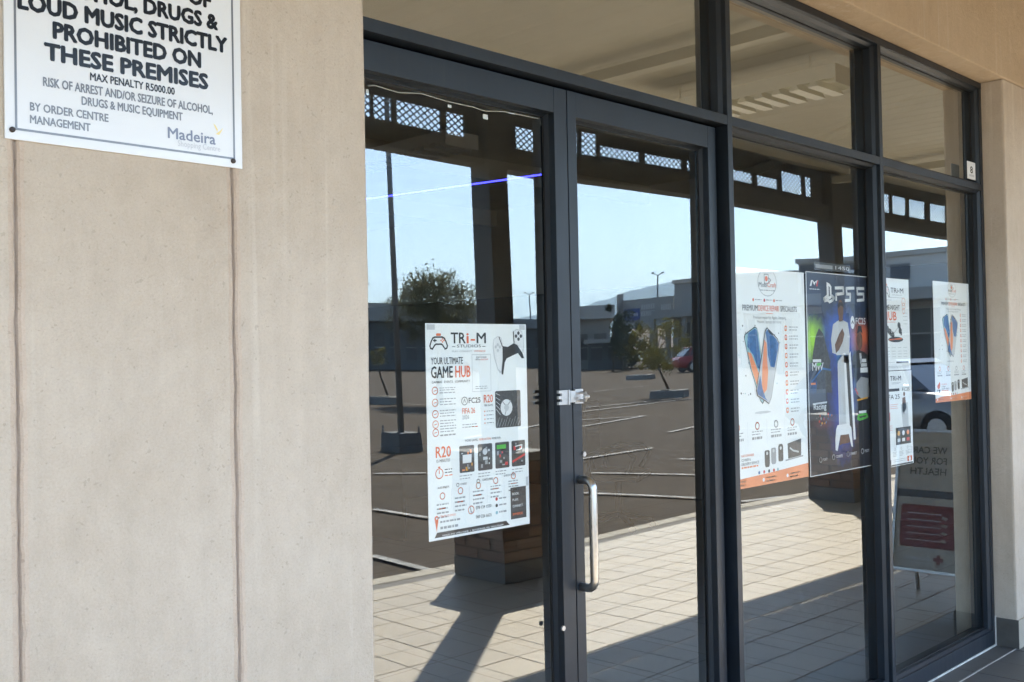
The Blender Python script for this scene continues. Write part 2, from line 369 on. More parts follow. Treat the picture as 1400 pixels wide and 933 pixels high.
for a, b, w in [((792,573),(882,570),.10),((795,582),(882,570),.10),((914,594),(958,586),.10),((930,547),(800,556),.12),((958,547),(790,562),.12),
                ((795,627),(892,615),.10),((810,647),(968,654),.09),((796,674),(966,686),.09),((512,653),(583,650),.1),((512,702),(585,712),.09),((508,766),(583,784),.09),
                ((510,555),(585,556),.12),((725,655),(745,652),.1),((930,631),(990,634),.08),((640,600),(745,578),.1),((1010,690),(1180,666),.08),((1010,590),(1180,582),.12),((1220,545),(1300,543),.14),((800,535),(885,528),.14)]:
    line_from(seen_on_lot(*a), seen_on_lot(*b), w)

# walkway: slab with tiles laid one by one
WALK_Y = -3.63
wk = MB(); wk.box(-8, 30, WALK_Y + 0.16, 0.0, -0.3, -0.0045)
walkway = tag(wk.build('walkway', M_GROUT), 'tiled covered walkway along the shopfront', kind='structure')
kb = MB(); x = -8.0
while x < 30: kb.box(x + 0.003, x + 0.997, WALK_Y - 0.0, WALK_Y + 0.156, -0.3, -0.001); x += 1.0
kerb = tag(kb.build('kerb', M_KERB, bevel=0.008), 'pale concrete kerb between walkway and car park', kind='structure')
PITCH, TX0, TY0 = 0.25, 3.05, -0.10
def tile_mesh(w, d):
    m = MB(); c = 0.002; h = 0.003
    lo = [(-w/2,-d/2,-0.02),(w/2,-d/2,-0.02),(w/2,d/2,-0.02),(-w/2,d/2,-0.02)]; mid = [(p[0], p[1], -c) for p in lo]
    hi = [(p[0] * (1 - 2*c/w), p[1] * (1 - 2*c/d), 0) for p in lo]
    m.add(lo + mid + hi, [(0,1,5,4),(1,2,6,5),(2,3,7,6),(3,0,4,7),(4,5,9,8),(5,6,10,9),(6,7,11,10),(7,4,8,11),(8,9,10,11)]); return m
tile_a = None; tile_edge = None; tile_dark = None; far_dark = MB()
rows = [(TY0 - PITCH * k - PITCH / 2, PITCH - 0.0045) for k in range(13)]
far_tiles = MB()
for k in range(-44, 92):
    cx = TX0 + PITCH * k + PITCH / 2
    for r, (cy, d) in enumerate([(-0.048, 0.094)] + rows):
        w = PITCH - 0.0045; dz = random.uniform(-0.0007, 0.0005)
        if 0 <= k < 20:
            if r == 0:
                if tile_edge is None: tile_edge = tile_mesh(w, d).build('tile', M_TILED, walkway, loc=(cx, cy, dz)); continue
                o = tile_edge.copy()
            elif r == 1:
                if tile_dark is None: tile_dark = tile_mesh(w, d).build('tile', M_TILED, walkway, loc=(cx, cy, dz)); continue
                o = tile_dark.copy()
            else:
                if tile_a is None: tile_a = tile_mesh(w, d).build('tile', M_TILE, walkway, loc=(cx, cy, dz)); continue
                o = tile_a.copy()
            o.location = (cx, cy, dz); o.rotation_euler = (random.gauss(0, .0012), random.gauss(0, .0012), 0); COL.objects.link(o)
        else:
            t = tile_mesh(w, d); (far_dark if r < 2 else far_tiles).add([(v[0] + cx, v[1] + cy, v[2] + dz) for v in t.v], t.f)
tag(far_tiles.build('tile_field', M_TILE, walkway), kind='stuff'); tag(far_dark.build('border_tile_field', M_TILED, walkway), kind='stuff')
jl = MB(); jl.box(3.0, 12, -0.1025, -0.0975, -0.004, 0.0004)
jl.build('white_joint', M_GROUTW, walkway)

# ---------------------------------------------------------------- the shop building: walls, lintel, pier
WY = -0.11                                        # wall face
shop = thing('shop_building', (1.48, 0.1, 0), 'beige plastered shop wall and pier framing the dark shopfront', 'building')
def groove_wall():
    m = MB(); gx = [0.696, 1.1325]; zs = [0.0 + 0.02 * i for i in range(175)]
    cols = []
    def prof(z):
        pts = [(-4.0, WY, 0)]
        for q, gxx in enumerate(gx):
            j = 0.0020 * mnoise.noise(Vector((q * 7.1, 0, z * 9))) + 0.0012 * mnoise.noise(Vector((q * 3.3, 5, z * 38)))
            w = 0.0034 + 0.0018 * mnoise.noise(Vector((q * 9.7, 2, z * 24)))
            e1 = 0.0012 * mnoise.noise(Vector((q, 11, z * 60))); e2 = 0.0012 * mnoise.noise(Vector((q, 19, z * 60)))
            pts += [(gxx + j - w - 0.010, WY, 0), (gxx + j - w - 0.0045 + 2 * e1, WY - 0.0022, 2), (gxx + j - w + e1, WY + 0.0018, 1), (gxx + j, WY + 0.0065, 1), (gxx + j + w + e2, WY + 0.002, 1), (gxx + j + w + 0.0045 + 2 * e2, WY - 0.0012, 2), (gxx + j + w + 0.012, WY, 0)]
        e = 0.0022 * mnoise.noise(Vector((3, 3, z * 3.1))) + 0.0010 * mnoise.noise(Vector((3, 3, z * 17)))
        pts += [(1.30, WY, 0), (1.476 + e, WY, 0), (1.4825 + e, WY + 0.003, 0), (1.485 + e, WY + 0.010, 0), (1.485 + e, 0.2, 0)]
        return pts
    rows_ = [prof(z) for z in zs]; w = len(rows_[0])
    for r, z in zip(rows_, zs): m.v += [(p[0], p[1], z) for p in r]
    for i in range(len(zs) - 1):
        for k in range(w - 1):
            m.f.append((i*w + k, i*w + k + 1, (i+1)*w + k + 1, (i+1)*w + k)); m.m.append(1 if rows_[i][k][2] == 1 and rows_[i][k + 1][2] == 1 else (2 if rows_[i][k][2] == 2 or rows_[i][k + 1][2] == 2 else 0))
    m.box(-4.0, 1.47, 0.0, 0.2, 0, 3.48)
    return m
wl = groove_wall().build('wall', [M_WALL, M_GROOVE, make_plaster('groove_lit_lip_plaster', (0.52, 0.43, 0.345), 0.3)], shop, fix=False)  # lip toned lighter than the groove as a painted lit edge
pier = MB(); px0 = 5.578
zs = [0.02 * i for i in range(0, 147)]
def pier_prof(z):
    e = 0.003 * mnoise.noise(Vector((8, 3, z * 2.6))) + 0.0012 * mnoise.noise(Vector((8, 3, z * 14)))
    e2 = 0.002 * mnoise.noise(Vector((4, 6, z * 3.3)))
    return [(px0 + e2, 0.2), (px0 + e2, 0.0), (px0 + e2 * .5, -0.06), (px0 + e, WY + 0.012), (px0 + 0.003 + e, WY + 0.003), (px0 + 0.012 + e, WY), (5.86, WY), (6.6, WY), (6.6, 0.2)]
for z in zs: pier.v += [(a, b, z) for a, b in pier_prof(z)]
for i in range(len(zs) - 1):
    for k in range(8): pier.f.append((i*9 + k, i*9 + k + 1, (i+1)*9 + k + 1, (i+1)*9 + k)); pier.m.append(0)
pier.build('pier', M_WALL, shop, smooth=False)
lt = MB(); lx = [1.2 + 0.1 * i for i in range(0, 290)]
def lintel_prof(x):
    e = 0.0022 * mnoise.noise(Vector((x * 2.3, 1, 4))) + 0.001 * mnoise.noise(Vector((x * 9, 2, 4)))
    return [(0.2, 2.922 + e), (0.0, 2.922 + e), (WY - 0.002, 2.9235 + e), (WY - 0.0075, 2.926 + e), (WY - 0.009, 2.933 + e), (WY - 0.009, 3.48), (0.2, 3.48)]
for x in lx: lt.v += [(x, a, b) for a, b in lintel_prof(x)]
for i in range(len(lx) - 1):
    for k in range(6): lt.f.append((i*7 + k, i*7 + k + 1, (i+1)*7 + k + 1, (i+1)*7 + k)); lt.m.append(0)
lt.build('lintel', M_LINTEL, shop)
sk = MB(); sk.box(px0 - 0.007, px0 - 0.0005, WY - 0.008, 0.0, 0.001, 0.146); sk.build('skirting_tile', M_SKIRT, shop, bevel=0.0015)
sk = MB(); sk.box(px0 - 0.0065, 5.83, WY - 0.0085, WY - 0.0012, 0.001, 0.146); sk.build('skirting_tile', M_KERB, shop, bevel=0.0015)
sk = MB(); sk.box(5.834, 6.6, WY - 0.0085, WY - 0.0012, 0.001, 0.146); sk.build('skirting_tile', M_KERB, shop, bevel=0.0015)
wr = MB(); wr.box(6.605, 30, WY - 0.0, 0.2, 0, 2.925); wr.build('wall', M_WALL, shop)
# interior shell
sh = MB(); sh.box(-1.0, 9.2, 0.12, 10.0, -0.3, -0.012)
def make_ifloor():
    t = NT('shop_floor_tile'); br = t.n('TexBrick', Scale=1.0); br.offset = 0.0; br.inputs['Mortar Size'].default_value = 0.006; br.inputs['Brick Width'].default_value = 0.5; br.inputs['Row Height'].default_value = 0.5
    br.inputs['Color1'].default_value = (0.20, 0.22, 0.23, 1); br.inputs['Color2'].default_value = (0.235, 0.255, 0.265, 1); br.inputs['Mortar'].default_value = (0.13, 0.125, 0.12, 1); t.l(t.coord(), br.inputs['Vector'])
    n = t.noise(t.coord(), 3, 5); c = t.mix(t.math('MULTIPLY', n, 0.35), br.outputs[0], (0.15, 0.165, 0.175)); return t.bsdf(c, 0.35)
shop_floor = tag(sh.build('shop_floor', make_ifloor()), 'grey tiled floor inside the shop', kind='structure')
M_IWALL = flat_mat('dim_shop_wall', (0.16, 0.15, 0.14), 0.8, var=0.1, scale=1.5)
M_IWHITE = flat_mat('white_shop_wall', (0.78, 0.75, 0.68), 0.8, var=0.04, scale=1.5)  # pale upper wall made up to bounce more light onto the ceiling
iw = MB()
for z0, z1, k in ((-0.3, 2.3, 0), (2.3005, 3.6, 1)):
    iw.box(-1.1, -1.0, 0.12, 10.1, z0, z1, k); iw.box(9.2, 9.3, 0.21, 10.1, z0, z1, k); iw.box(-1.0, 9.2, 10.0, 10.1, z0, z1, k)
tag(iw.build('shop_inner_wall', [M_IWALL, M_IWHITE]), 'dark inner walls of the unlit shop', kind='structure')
def corrugated(x0, x1, y0, y1, z, mat, name, parent, slope=0.0, up=0.02):
    m = MB(); p = 0.19; xs_ = []; x = x0
    while x < x1:
        xs_ += [(x, 0), (x + 0.10, 0), (x + 0.118, 1), (x + 0.162, 1), (x + 0.18, 0)]; x += p
    for a, h in xs_: m.v += [(a, y0, z + h * up), (a, y1, z + h * up + slope * (y1 - y0))]
    for i in range(len(xs_) - 1): m.f.append((2*i, 2*i + 1, 2*i + 3, 2*i + 2)); m.m.append(0)
    return m.build(name, mat, parent)
ic = MB(); ic.box(-1.1, 9.3, -0.1, 10.1, 3.52, 3.6)
shop_roof = tag(ic.build('shop_roof', M_SOFFIT), 'roof over the shop interior', kind='structure')
cb = MB(); cb.box(-0.99, 9.19, 0.201, 9.99, 3.40, 3.42); cb.build('ceiling_board', M_SOFFIT, shop_roof)
for yy in (2.55, 4.9, 7.3):
    b = MB(); b.box(-0.99, 9.19, yy, yy + 0.09, 3.20, 3.395); b.build('ceiling_beam', M_SOFFIT, shop_roof)
b = MB(); b.tube([(6.9, 0.3, 3.36), (9.1, 3.6, 3.34)], 0.05, 8); b.build('roof_brace', M_SOFFIT, shop_roof)

# ---------------------------------------------------------------- shopfront: frame, panes, doors
front = thing('shopfront', (3.5, 0.03, 0), 'charcoal aluminium framed glass shopfront with double doors', 'shopfront')
YG, YG4, YGD = 0.066, 0.046, 0.078
def fbox(name, *a, parent=front, bevel=0.0012, mat=M_ALU):
    m = MB(); m.box(*a); return m.build(name, mat, parent, bevel=bevel)
HEAD0, HEAD1, TR0, TR1 = 2.888, 2.9195, 2.354, 2.388
fbox('jamb', 1.488, 1.520, 0.0, 0.11, 0.004, HEAD1 - 0.0005)
fbox('mullion', 3.181, 3.211, 0.0, 0.11, 0.004, HEAD0 - 0.0005)
fbox('mullion', 4.385, 4.416, 0.0, 0.11, 0.004, HEAD0 - 0.0005)
fbox('jamb', 5.546, 5.5765, 0.001, 0.11, 0.004, HEAD0 - 0.0005)
fbox('head_rail', 1.5205, 5.5765, 0.0, 0.11, HEAD0, HEAD1)
for a, b in ((1.5205, 3.1805), (3.2115, 4.3845), (4.4165, 5.5455)):
    fbox('transom', a, b, 0.0005, 0.11, TR0, TR1)
for a, b in ((3.2115, 4.3845), (4.4165, 5.5455)):
    fbox('sill', a, b, 0.0005, 0.11, 0.004, 0.080)
m = MB(); m.box(3.22, 5.57, -0.005, 0.0, -0.001, 0.007); m.build('sealant', M_SEAL, front)
m = MB(); m.box(5.5695, 5.5765, -0.007, 0.0, 0.002, 0.152); m.build('sealant', M_SEAL, front)

def pane_mesh(x0, x1, z0, z1, y, k=0.0, bow=0.0, pit=0.0, yaw=0.0):
    """a sheet of glass 6 mm thick, a touch twisted and bowed as hung glass is"""
    m = MB(); nx, nz = 14, 28; xc, zc = (x0 + x1) / 2, (z0 + z1) / 2
    def off(x, z):
        w = 0.00012 * mnoise.noise(Vector((x * 2.1, z * 1.7, y * 50)))
        return k * (x - xc) * (z - zc) + bow * ((x - xc) ** 2 - ((x1 - x0) / 2) ** 2) + pit * (z - zc) + yaw * (x - xc) + w
    for face, dy in ((0, 0.0), (1, 0.006)):
        b = len(m.v)
        for j in range(nz + 1):
            for i in range(nx + 1):
                x = x0 + (x1 - x0) * i / nx; z = z0 + (z1 - z0) * j / nz; m.v.append((x, y + dy + off(x, z), z))
        for j in range(nz):
            for i in range(nx):
                a = b + j * (nx + 1) + i; q = (a, a + 1, a + nx + 2, a + nx + 1)
                m.f.append(q if face == 0 else q[::-1]); m.m.append(face)
    return m
def beads(x0, x1, z0, z1, yg, parent, y0=0.018, d=0.012):
    yb = yg - 0.0045
    for s, xe in ((1, x0), (-1, x1)):
        m = MB(); m.prism([(xe + s*0.0003, y0), (xe + s * d, y0 + 0.013), (xe + s * d, yb), (xe + s*0.0003, yb)], 'z', z0 + 0.0003, z1 - 0.0003); m.build('glazing_bead', M_ALU, parent)
        m = MB(); m.box(min(xe + s*0.0003, xe + s*(d + 0.003)), max(xe + s*0.0003, xe + s*(d + 0.003)), yb + 0.0003, yb + 0.0035, z0 + 0.0003, z1 - 0.0003); m.build('gasket', M_GASKET, parent)
    for s, ze in ((1, z0), (-1, z1)):
        m = MB(); m.prism([(y0, ze + s*0.0003), (y0 + 0.013, ze + s * d), (yb, ze + s * d), (yb, ze + s*0.0003)], 'x', x0 + d + 0.0004, x1 - d - 0.0004); m.build('glazing_bead', M_ALU, parent)
        m = MB(); m.box(x0 + d + 0.0034, x1 - d - 0.0034, yb + 0.0003, yb + 0.0035, min(ze + s*0.0003, ze + s*(d + 0.003)), max(ze + s*0.0003, ze + s*(d + 0.003))); m.build('gasket', M_GASKET, parent)
def glaze(x0, x1, z0, z1, y, parent=front, k=0.0, pit=0.0, yaw=0.0, bow=0.0, mat=None, y0=0.018, d=0.012):
    o = pane_mesh(x0 + 0.0005, x1 - 0.0005, z0 + 0.0005, z1 - 0.0005, y, k, bow, pit, yaw).build('glass_pane', [mat or M_GLASS, M_CLEAR], parent, smooth=True, fix=False)
    beads(x0, x1, z0, z1, y, parent, y0, d); return o
glaze(1.5205, 3.1805, TR1, HEAD0, YG, mat=M_GLASSTOP)
glaze(3.2115, 4.3845, TR1, HEAD0, YG, mat=M_GLASSTOP)
glaze(4.4165, 5.5455, TR1, HEAD0, YG4, mat=M_GLASSTOP, y0=0.008)
glaze(3.2115, 4.3845, 0.0805, TR0, YG, k=0.004)
glaze(4.4165, 5.5455, 0.0805, TR0, YG4, k=-0.0015, y0=0.008)
DY0, DY1 = 0.035, 0.092
def leaf(x0, x1, sl, sr, k, label):
    m = MB(); z0, z1, zr, zb = 0.012, 2.345, 2.268, 0.15
    m.box(x0, x0 + sl, DY0, DY1, z0, z1); m.box(x1 - sr, x1, DY0, DY1, z0, z1)
    m.box(x0 + sl + 0.0002, x1 - sr - 0.0002, DY0 + 0.0006, DY1 - 0.0006, zr, z1); m.box(x0 + sl + 0.0002, x1 - sr - 0.0002, DY0 + 0.0006, DY1 - 0.0006, z0, zb)
    d = m.build('door', M_ALU, front, bevel=0.0012); d['label'] = label
    glaze(x0 + sl, x1 - sr, zb, zr, YGD, d, k=k, y0=YGD - 0.019, d=0.006); return d
door_l = leaf(1.5245, 2.3535, 0.055, 0.056, 0.006, 'left glass door leaf with a poster and string lights')
door_r = leaf(2.3575, 3.1535, 0.040, 0.048, -0.005, 'right glass door leaf with the steel pull handle')
# pull handle
hx, hz0, hz1 = 2.381, 0.838, 1.162
pts = [(hx, DY0 + 0.001, hz1), (hx, 0.010, hz1)] + [(hx, 0.010 - 0.026 * math.sin(a), hz1 - 0.026 * (1 - math.cos(a))) for a in (R_(20), R_(45), R_(70), R_(90))]
pts += [(hx, -0.016, hz0 + 0.026)] + [(hx, 0.010 - 0.026 * math.cos(a), hz0 + 0.026 * (1 - math.sin(a))) for a in (R_(20), R_(45), R_(70), R_(90))] + [(hx, DY0 + 0.001, hz0)]
MB().tube(pts, 0.0130, 18).build('pull_handle', M_STEELB, door_r, smooth=True)
# hasp latch across the meeting stiles
hz = 1.414
m = MB(); m.box(2.300, 2.330, 0.0285, DY0 - 0.0003, hz - 0.022, hz + 0.022)
for q in (-0.017, 0.0, 0.017): m.box(2.283, 2.2998, 0.0245, 0.0335, hz + q - 0.0045, hz + q + 0.0045)
m.tube([(2.331, 0.027, hz - 0.023), (2.331, 0.027, hz + 0.023)], 0.0035, 8)
m.build('hasp_plate', M_GALV, door_l, bevel=0.0006)
m = MB(); m.box(2.3585, 2.3965, 0.0275, DY0 - 0.0003, hz - 0.021, hz + 0.023); m.box(2.334, 2.356, 0.0235, 0.0265, hz - 0.016, hz + 0.019)
for q in ((2.364, 0.016), (2.364, -0.014), (2.391, 0.016), (2.391, -0.014)): m.tube([(q[0], 0.0276, hz + q[1]), (q[0], 0.0262, hz + q[1])], 0.0022, 8)
m.tube([(2.384, 0.0274, hz + 0.012), (2.384, 0.008, hz + 0.012), (2.384, 0.002, hz), (2.384, 0.008, hz - 0.012), (2.384, 0.0274, hz - 0.012)], 0.0045, 8)
m.tube([(2.394, 0.004, hz), (2.372, 0.004, hz)], 0.0055, 8)
m.build('hasp_staple', M_GALV, door_r, bevel=0.0005)
for (u, v, d) in ((769, 859, door_l), (797.5, 621, door_r)):
    p = on_plane(u, v, DY0); m = MB(); m.tube([(p.x, DY0 - 0.0003, p.z), (p.x, DY0 - 0.006, p.z)], 0.0075, 12); m.build('lock_cylinder', M_GALV, d, smooth=False)
fbox('threshold', 1.5205, 3.1805, 0.03, 0.10, -0.003, 0.010)

# unit number tag stuck at the transom
tg = thing('unit_number_tag', (5.5, 0.004, 2.44), 'small white unit number tag on the right jamb above the transom', 'tag')
a = on_plane(1322, 220, 0.005); b = on_plane(1333.5, 247, 0.005)
m = MB(); m.box(a.x, b.x, 0.0035, 0.0065, b.z, a.z); m.build('tag_plate', M_SIGNW, tg, bevel=0.0006)
tag_ink = MB(); cxm = (a.x + b.x) / 2; text(tag_ink, '8', cxm - 0.016, cxm + 0.016, a.z - 0.058, 0.036, 0.0030, 0, 0.03)
tag_ink.box(cxm - 0.030, cxm + 0.030, 0.0028, 0.0033, b.z + 0.014, b.z + 0.024, 1)

# ---------------------------------------------------------------- notice board on the wall
SY = WY - 0.006
sg = thing('notice_board', (0.9, WY, 2.2), 'white notice board prohibiting alcohol, drugs and loud music on the plaster wall', 'sign')
sx0, sx1, sz0 = 0.677, 1.153, 1.944; sz1 = 2.62
m = MB(); m.box(sx0, sx1, SY, WY - 0.0005, sz0, sz1); m.build('board', M_SIGNW, sg, bevel=0.0008)
bd = MB(); q = 0.0172; t_ = 0.0042; Y1 = SY - 0.0004
for (x0, x1, z0, z1) in ((sx0+q, sx1-q, sz0+q, sz0+q+t_), (sx0+q, sx1-q, sz1-q-t_, sz1-q), (sx0+q, sx0+q+t_, sz0+q+t_, sz1-q-t_), (sx1-q-t_, sx1-q, sz0+q+t_, sz1-q-t_)):
    bd.flat([(x0, z0), (x1, z0), (x1, z1), (x0, z1)], Y1)
bd.build('border', M_INKG, sg, fix=False)
for (u, v) in ((16.5, 177.5), (318.5, 220.5), (16.5, -160), (318.5, -160)):
    p = on_plane(u, v, SY); m = MB(); m.tube([(p.x, SY + 0.001, p.z), (p.x, SY - 0.0035, p.z), (p.x, SY - 0.005, p.z)], [0.0052, 0.005, 0.003], 12); m.build('screw', M_SCREW, sg)
SIGN_INK = [M_INK, M_INKG, M_INKP, M_NAVY, M_GOLD]
sign_txt = MB()
def stext(body, l, r, cap_px, ink, bold, xl=None):
    p = on_plane(*l, SY); q_ = on_plane(*r, SY); x0 = p.x if xl is None else xl
    d = (q_ - CAM).dot(fwd); text(sign_txt, body, x0, q_.x, (p.z + q_.z) / 2, cap_px / F_PX * d, SY - 0.0006, ink, bold)
stext('LOUD MUSIC STRICTLY', (25.2, 11.6), (309.8, 72), 20.5, 0, 0.078)
stext('PROHIBITED ON', (73.3, 51.4), (273.8, 93), 20.5, 0, 0.078)
stext('THESE PREMISES', (61.7, 81), (283.6, 122), 20.5, 0, 0.078)
stext('MAX PENALTY R5000.00', (123.4, 110), (238.6, 129.9), 10.2, 0, 0.035)
stext('RISK OF ARREST AND/OR SEIZURE OF ALCOHOL,', (59, 117), (290.6, 156.8), 11.2, 1, 0.04)
stext('DRUGS & MUSIC EQUIPMENT', (111.8, 143.2), (249.4, 165.3), 11.0, 1, 0.04)
stext('BY ORDER CENTRE', (41.1, 151.7), (147.9, 166.4), 11.0, 1, 0.04)
stext('MANAGEMENT', (41.1, 168.4), (123.4, 180), 11.0, 1, 0.04)
stext('Madeira', (229.6, 189.2), (294.4, 197.6), 15.0, 3, 0.03)
stext('Shopping Centre', (243, 199.6), (300.9, 208.0), 8.0, 2, 0.0)
p = on_plane(25.2, 11.6, SY); dzl = 0.0405
zl = on_plane(297, 41, SY).z
text(sign_txt, 'ALCOHOL, DRUGS &', 0.735, on_plane(297, 41, SY).x, zl, 0.0305, SY - 0.0006, 0, 0.078)
text(sign_txt, 'OF', on_plane(258, 5, SY).x, on_plane(287.5, 9, SY).x, zl + 0.042, 0.0305, SY - 0.0006, 0, 0.078)
bx, bz = on_plane(297, 178, SY).x, on_plane(297, 178, SY).z
bird = MB()
bird.flat([(bx - 0.009, bz + 0.012), (bx - 0.004, bz + 0.002), (bx + 0.000, bz - 0.004), (bx + 0.001, bz + 0.001), (bx - 0.004, bz + 0.009)], SY - 0.0006)
bird.flat([(bx + 0.001, bz - 0.005), (bx + 0.006, bz - 0.001), (bx + 0.013, bz + 0.006), (bx + 0.008, bz - 0.004), (bx + 0.004, bz - 0.010), (bx - 0.004, bz - 0.009)], SY - 0.0007)
bird.build('bird_emblem', M_GOLD, sg, fix=False)

# ---------------------------------------------------------------- posters behind the glass
_pending = []
class Poster:
    def __init__(s, name, x0, x1, z0, z1, y, label, sheet_mat, group=None, border=None, tilt=0.0):
        s.x0, s.z1, s.w, s.h, s.y = x0, z1, x1 - x0, z1 - z0, y
        s.root = thing(name, ((x0 + x1) / 2, y, z0), label, 'poster', group)
        s.art = MB(); s.txt = MB(); m = MB(); nx, nz = 12, 16
        for dy in (0.0, 0.0006):
            b = len(m.v)
            for j in range(nz + 1):
                for i in range(nx + 1): m.v.append((x0 + s.w * i / nx, y + dy, z0 + s.h * j / nz))
            for j in range(nz):
                for i in range(nx):
                    a = b + j * (nx + 1) + i; q = (a, a + 1, a + nx + 2, a + nx + 1); m.f.append(q if dy == 0 else q[::-1]); m.m.append(0 if dy == 0 else 1)
        m.build('sheet', [sheet_mat, M_WHITE], s.root, fix=False)
        _pending.append(s)
    vm = None
    def P(s, u, v):
        if s.vm:                                   # layout rows -> where they stand on the sheet
            for (a, b), (c, d) in zip(s.vm[:-1], s.vm[1:]):
                if v <= c or (c, d) == s.vm[-1]: v = b + (v - a) * (d - b) / (c - a); break
        return (s.x0 + u * s.w, s.z1 - v * s.h)
    def poly(s, pts, ink, L=1): s.art.flat([s.P(*p) for p in pts], s.y - 0.00035 * L, INK[ink]); return s
    def rect(s, u0, v0, u1, v1, ink, L=1): return s.poly([(u0, v0), (u1, v0), (u1, v1), (u0, v1)], ink, L)
    def rrect(s, u0, v0, u1, v1, r, ink, L=1):
        ru = r; rv = r * s.w / s.h; pts = []
        for cu, cv, a0 in ((u1 - ru, v0 + rv, -90), (u1 - ru, v1 - rv, 0), (u0 + ru, v1 - rv, 90), (u0 + ru, v0 + rv, 180)):
            for k in range(5):
                a = R_(a0 + 22.5 * k); pts.append((cu + ru * math.cos(a), cv + rv * math.sin(a)))
        return s.poly(pts, ink, L)
    def disc(s, u, v, r, ink, L=1, ry=None, n=18):
        x, z = s.P(u, v); rz = ry * s.h if ry else r * s.w
        s.art.flat([(x + r * s.w * math.cos(2*math.pi*k/n), z + rz * math.sin(2*math.pi*k/n)) for k in range(n)], s.y - 0.00035 * L, INK[ink]); return s
    def line(s, pts, wd, ink, L=1, close=False, placed=False):
        P3 = [Vector(p if placed else s.P(*p)) for p in pts]
        if close: P3.append(P3[0])
        y = s.y - 0.00035 * L; wd = wd * s.w
        for a, b in zip(P3[:-1], P3[1:]):
            d = (b - a)
            if d.length < 1e-7: continue
            d = d.normalized(); nn = Vector((-d.y, d.x)) * wd / 2; a2 = a - d * wd * 0.3; b2 = b + d * wd * 0.3
            s.art.flat([tuple(a2 + nn), tuple(a2 - nn), tuple(b2 - nn), tuple(b2 + nn)], y, INK[ink])
        return s
    def ring(s, u, v, r, wd, ink, L=1, n=20, ry=None):
        x, z = s.P(u, v); rz = ry * s.h if ry else r * s.w
        return s.line([(x + r * s.w * math.cos(2*math.pi*k/n), z + rz * math.sin(2*math.pi*k/n)) for k in range(n)], wd, ink, L, True, True)
    def t(s, body, u0, u1, v, cap, ink, bold=0.02, L=2):
        x0, z = s.P(u0, v); x1, _ = s.P(u1, v); text(s.txt, body, x0, x1, z, cap * s.h, s.y - 0.00035 * L, INK[ink], bold); return s
    def greek(s, u0, u1, v, n=1, dv=0.013, ink='g', th=0.0045):     # rows of print too small to read
        for k in range(n):
            u = u0; end = u1 - random.uniform(0, 0.25) * (u1 - u0) * (k % 2)
            while u < end - 0.004:
                w = random.uniform(0.012, 0.04); s.rect(u, v + k * dv, min(u + w, end), v + k * dv + th, ink, 1); u += w + 0.007
        return s
    def done(s):
        if s.art.v: tag(s.art.build('printed_artwork', PRINT, s.root, fix=False), kind='stuff')
        if s.txt.v: tag(s.txt.build('printed_lettering', PRINT, s.root, fix=False), kind='stuff')
        return s.root

def pad_icon(p, u, v, k, ink, wd, accent='o'):       # outline of a game controller
    a = p.w / p.h
    o = [(-.40,-.42),(.40,-.42),(.60,-.30),(.78,.10),(.92,.62),(.86,.92),(.66,.98),(.42,.55),(.28,.42),(-.28,.42),(-.42,.55),(-.66,.98),(-.86,.92),(-.92,.62),(-.78,.10),(-.60,-.30)]
    p.line([(u + x * k, v + y * k * a) for x, y in o], wd, ink, 1, True)
    p.line([(u - .55*k, v - .02*k*a), (u - .25*k, v - .02*k*a)], wd * .9, ink, 2); p.line([(u - .40*k, v - .17*k*a), (u - .40*k, v + .13*k*a)], wd * .9, ink, 2)
    for dx, dy in ((.40,-.20),(.40,.14),(.25,-.03),(.55,-.03)): p.disc(u + dx*k, v + dy*k*a, .07*k, accent, 2, n=8)
    p.rrect(u - .26*k, v - .86*k*a, u + .26*k, v - .56*k*a, .10*k, accent, 1)

# --- games lounge poster on the left door leaf
a = on_plane(581, 442, 0.090); b = on_plane(724, 714, 0.090)
p1 = Poster('poster', a.x, b.x, (b.z + on_plane(584, 744, 0.090).z) / 2, a.z, 0.0895, 'white games lounge poster with red price lettering on the left door leaf', M_WHITE)
p1.vm = [(0,0),(.04,.03),(.133,.093),(.166,.113),(.188,.135),(.262,.19),(.334,.253),(.366,.278),(.412,.312),(.468,.367),(.525,.42),(.578,.47),(.62,.51),(.652,.56),(.672,.578),(.80,.705),(.862,.765),(.895,.80),(.93,.855),(.957,.90),(.972,.93),(.9855,.965),(1,.992)]
pad_icon(p1, .12, .115, .088, 'k', .011)
p1.t('TR', .235, .375, .133, .052, 'k', .03).t('i', .385, .405, .133, .052, 'o', .03).rect(.425, .104, .468, .116, 'o').t('M', .485, .575, .133, .052, 'k', .03)
p1.t('STUDIOS', .29, .525, .166, .014, 'k', .01).line([(.245,.16),(.275,.16)], .004, 'k').line([(.54,.16),(.57,.16)], .004, 'k')
p1.t('PLAY. CONNECT.', .245, .44, .188, .008, 'g', 0).t('IMMERSE', .46, .57, .188, .008, 'o', 0)
p1.t('YOUR ULTIMATE', .045, .345, .262, .033, 'k', .012).t('GAME', .045, .245, .334, .055, 'k', .03).t('HUB', .272, .415, .334, .055, 'o', .03)
p1.t('GAMING   EVENTS   COMMUNITY', .05, .41, .366, .011, 'k', .005)
p1.line([(.435,.205),(.62,.205),(.62,.425),(.435,.425)], .004, 'l', 1, True).t('SCAN TO BOOK', .475, .58, .228, .008, 'k', 0).t('WITH', .465, .51, .243, .008, 'k', 0).t('WHATSAPP', .515, .595, .243, .008, 'o', 0).greek(.465, .59, .395, 2)
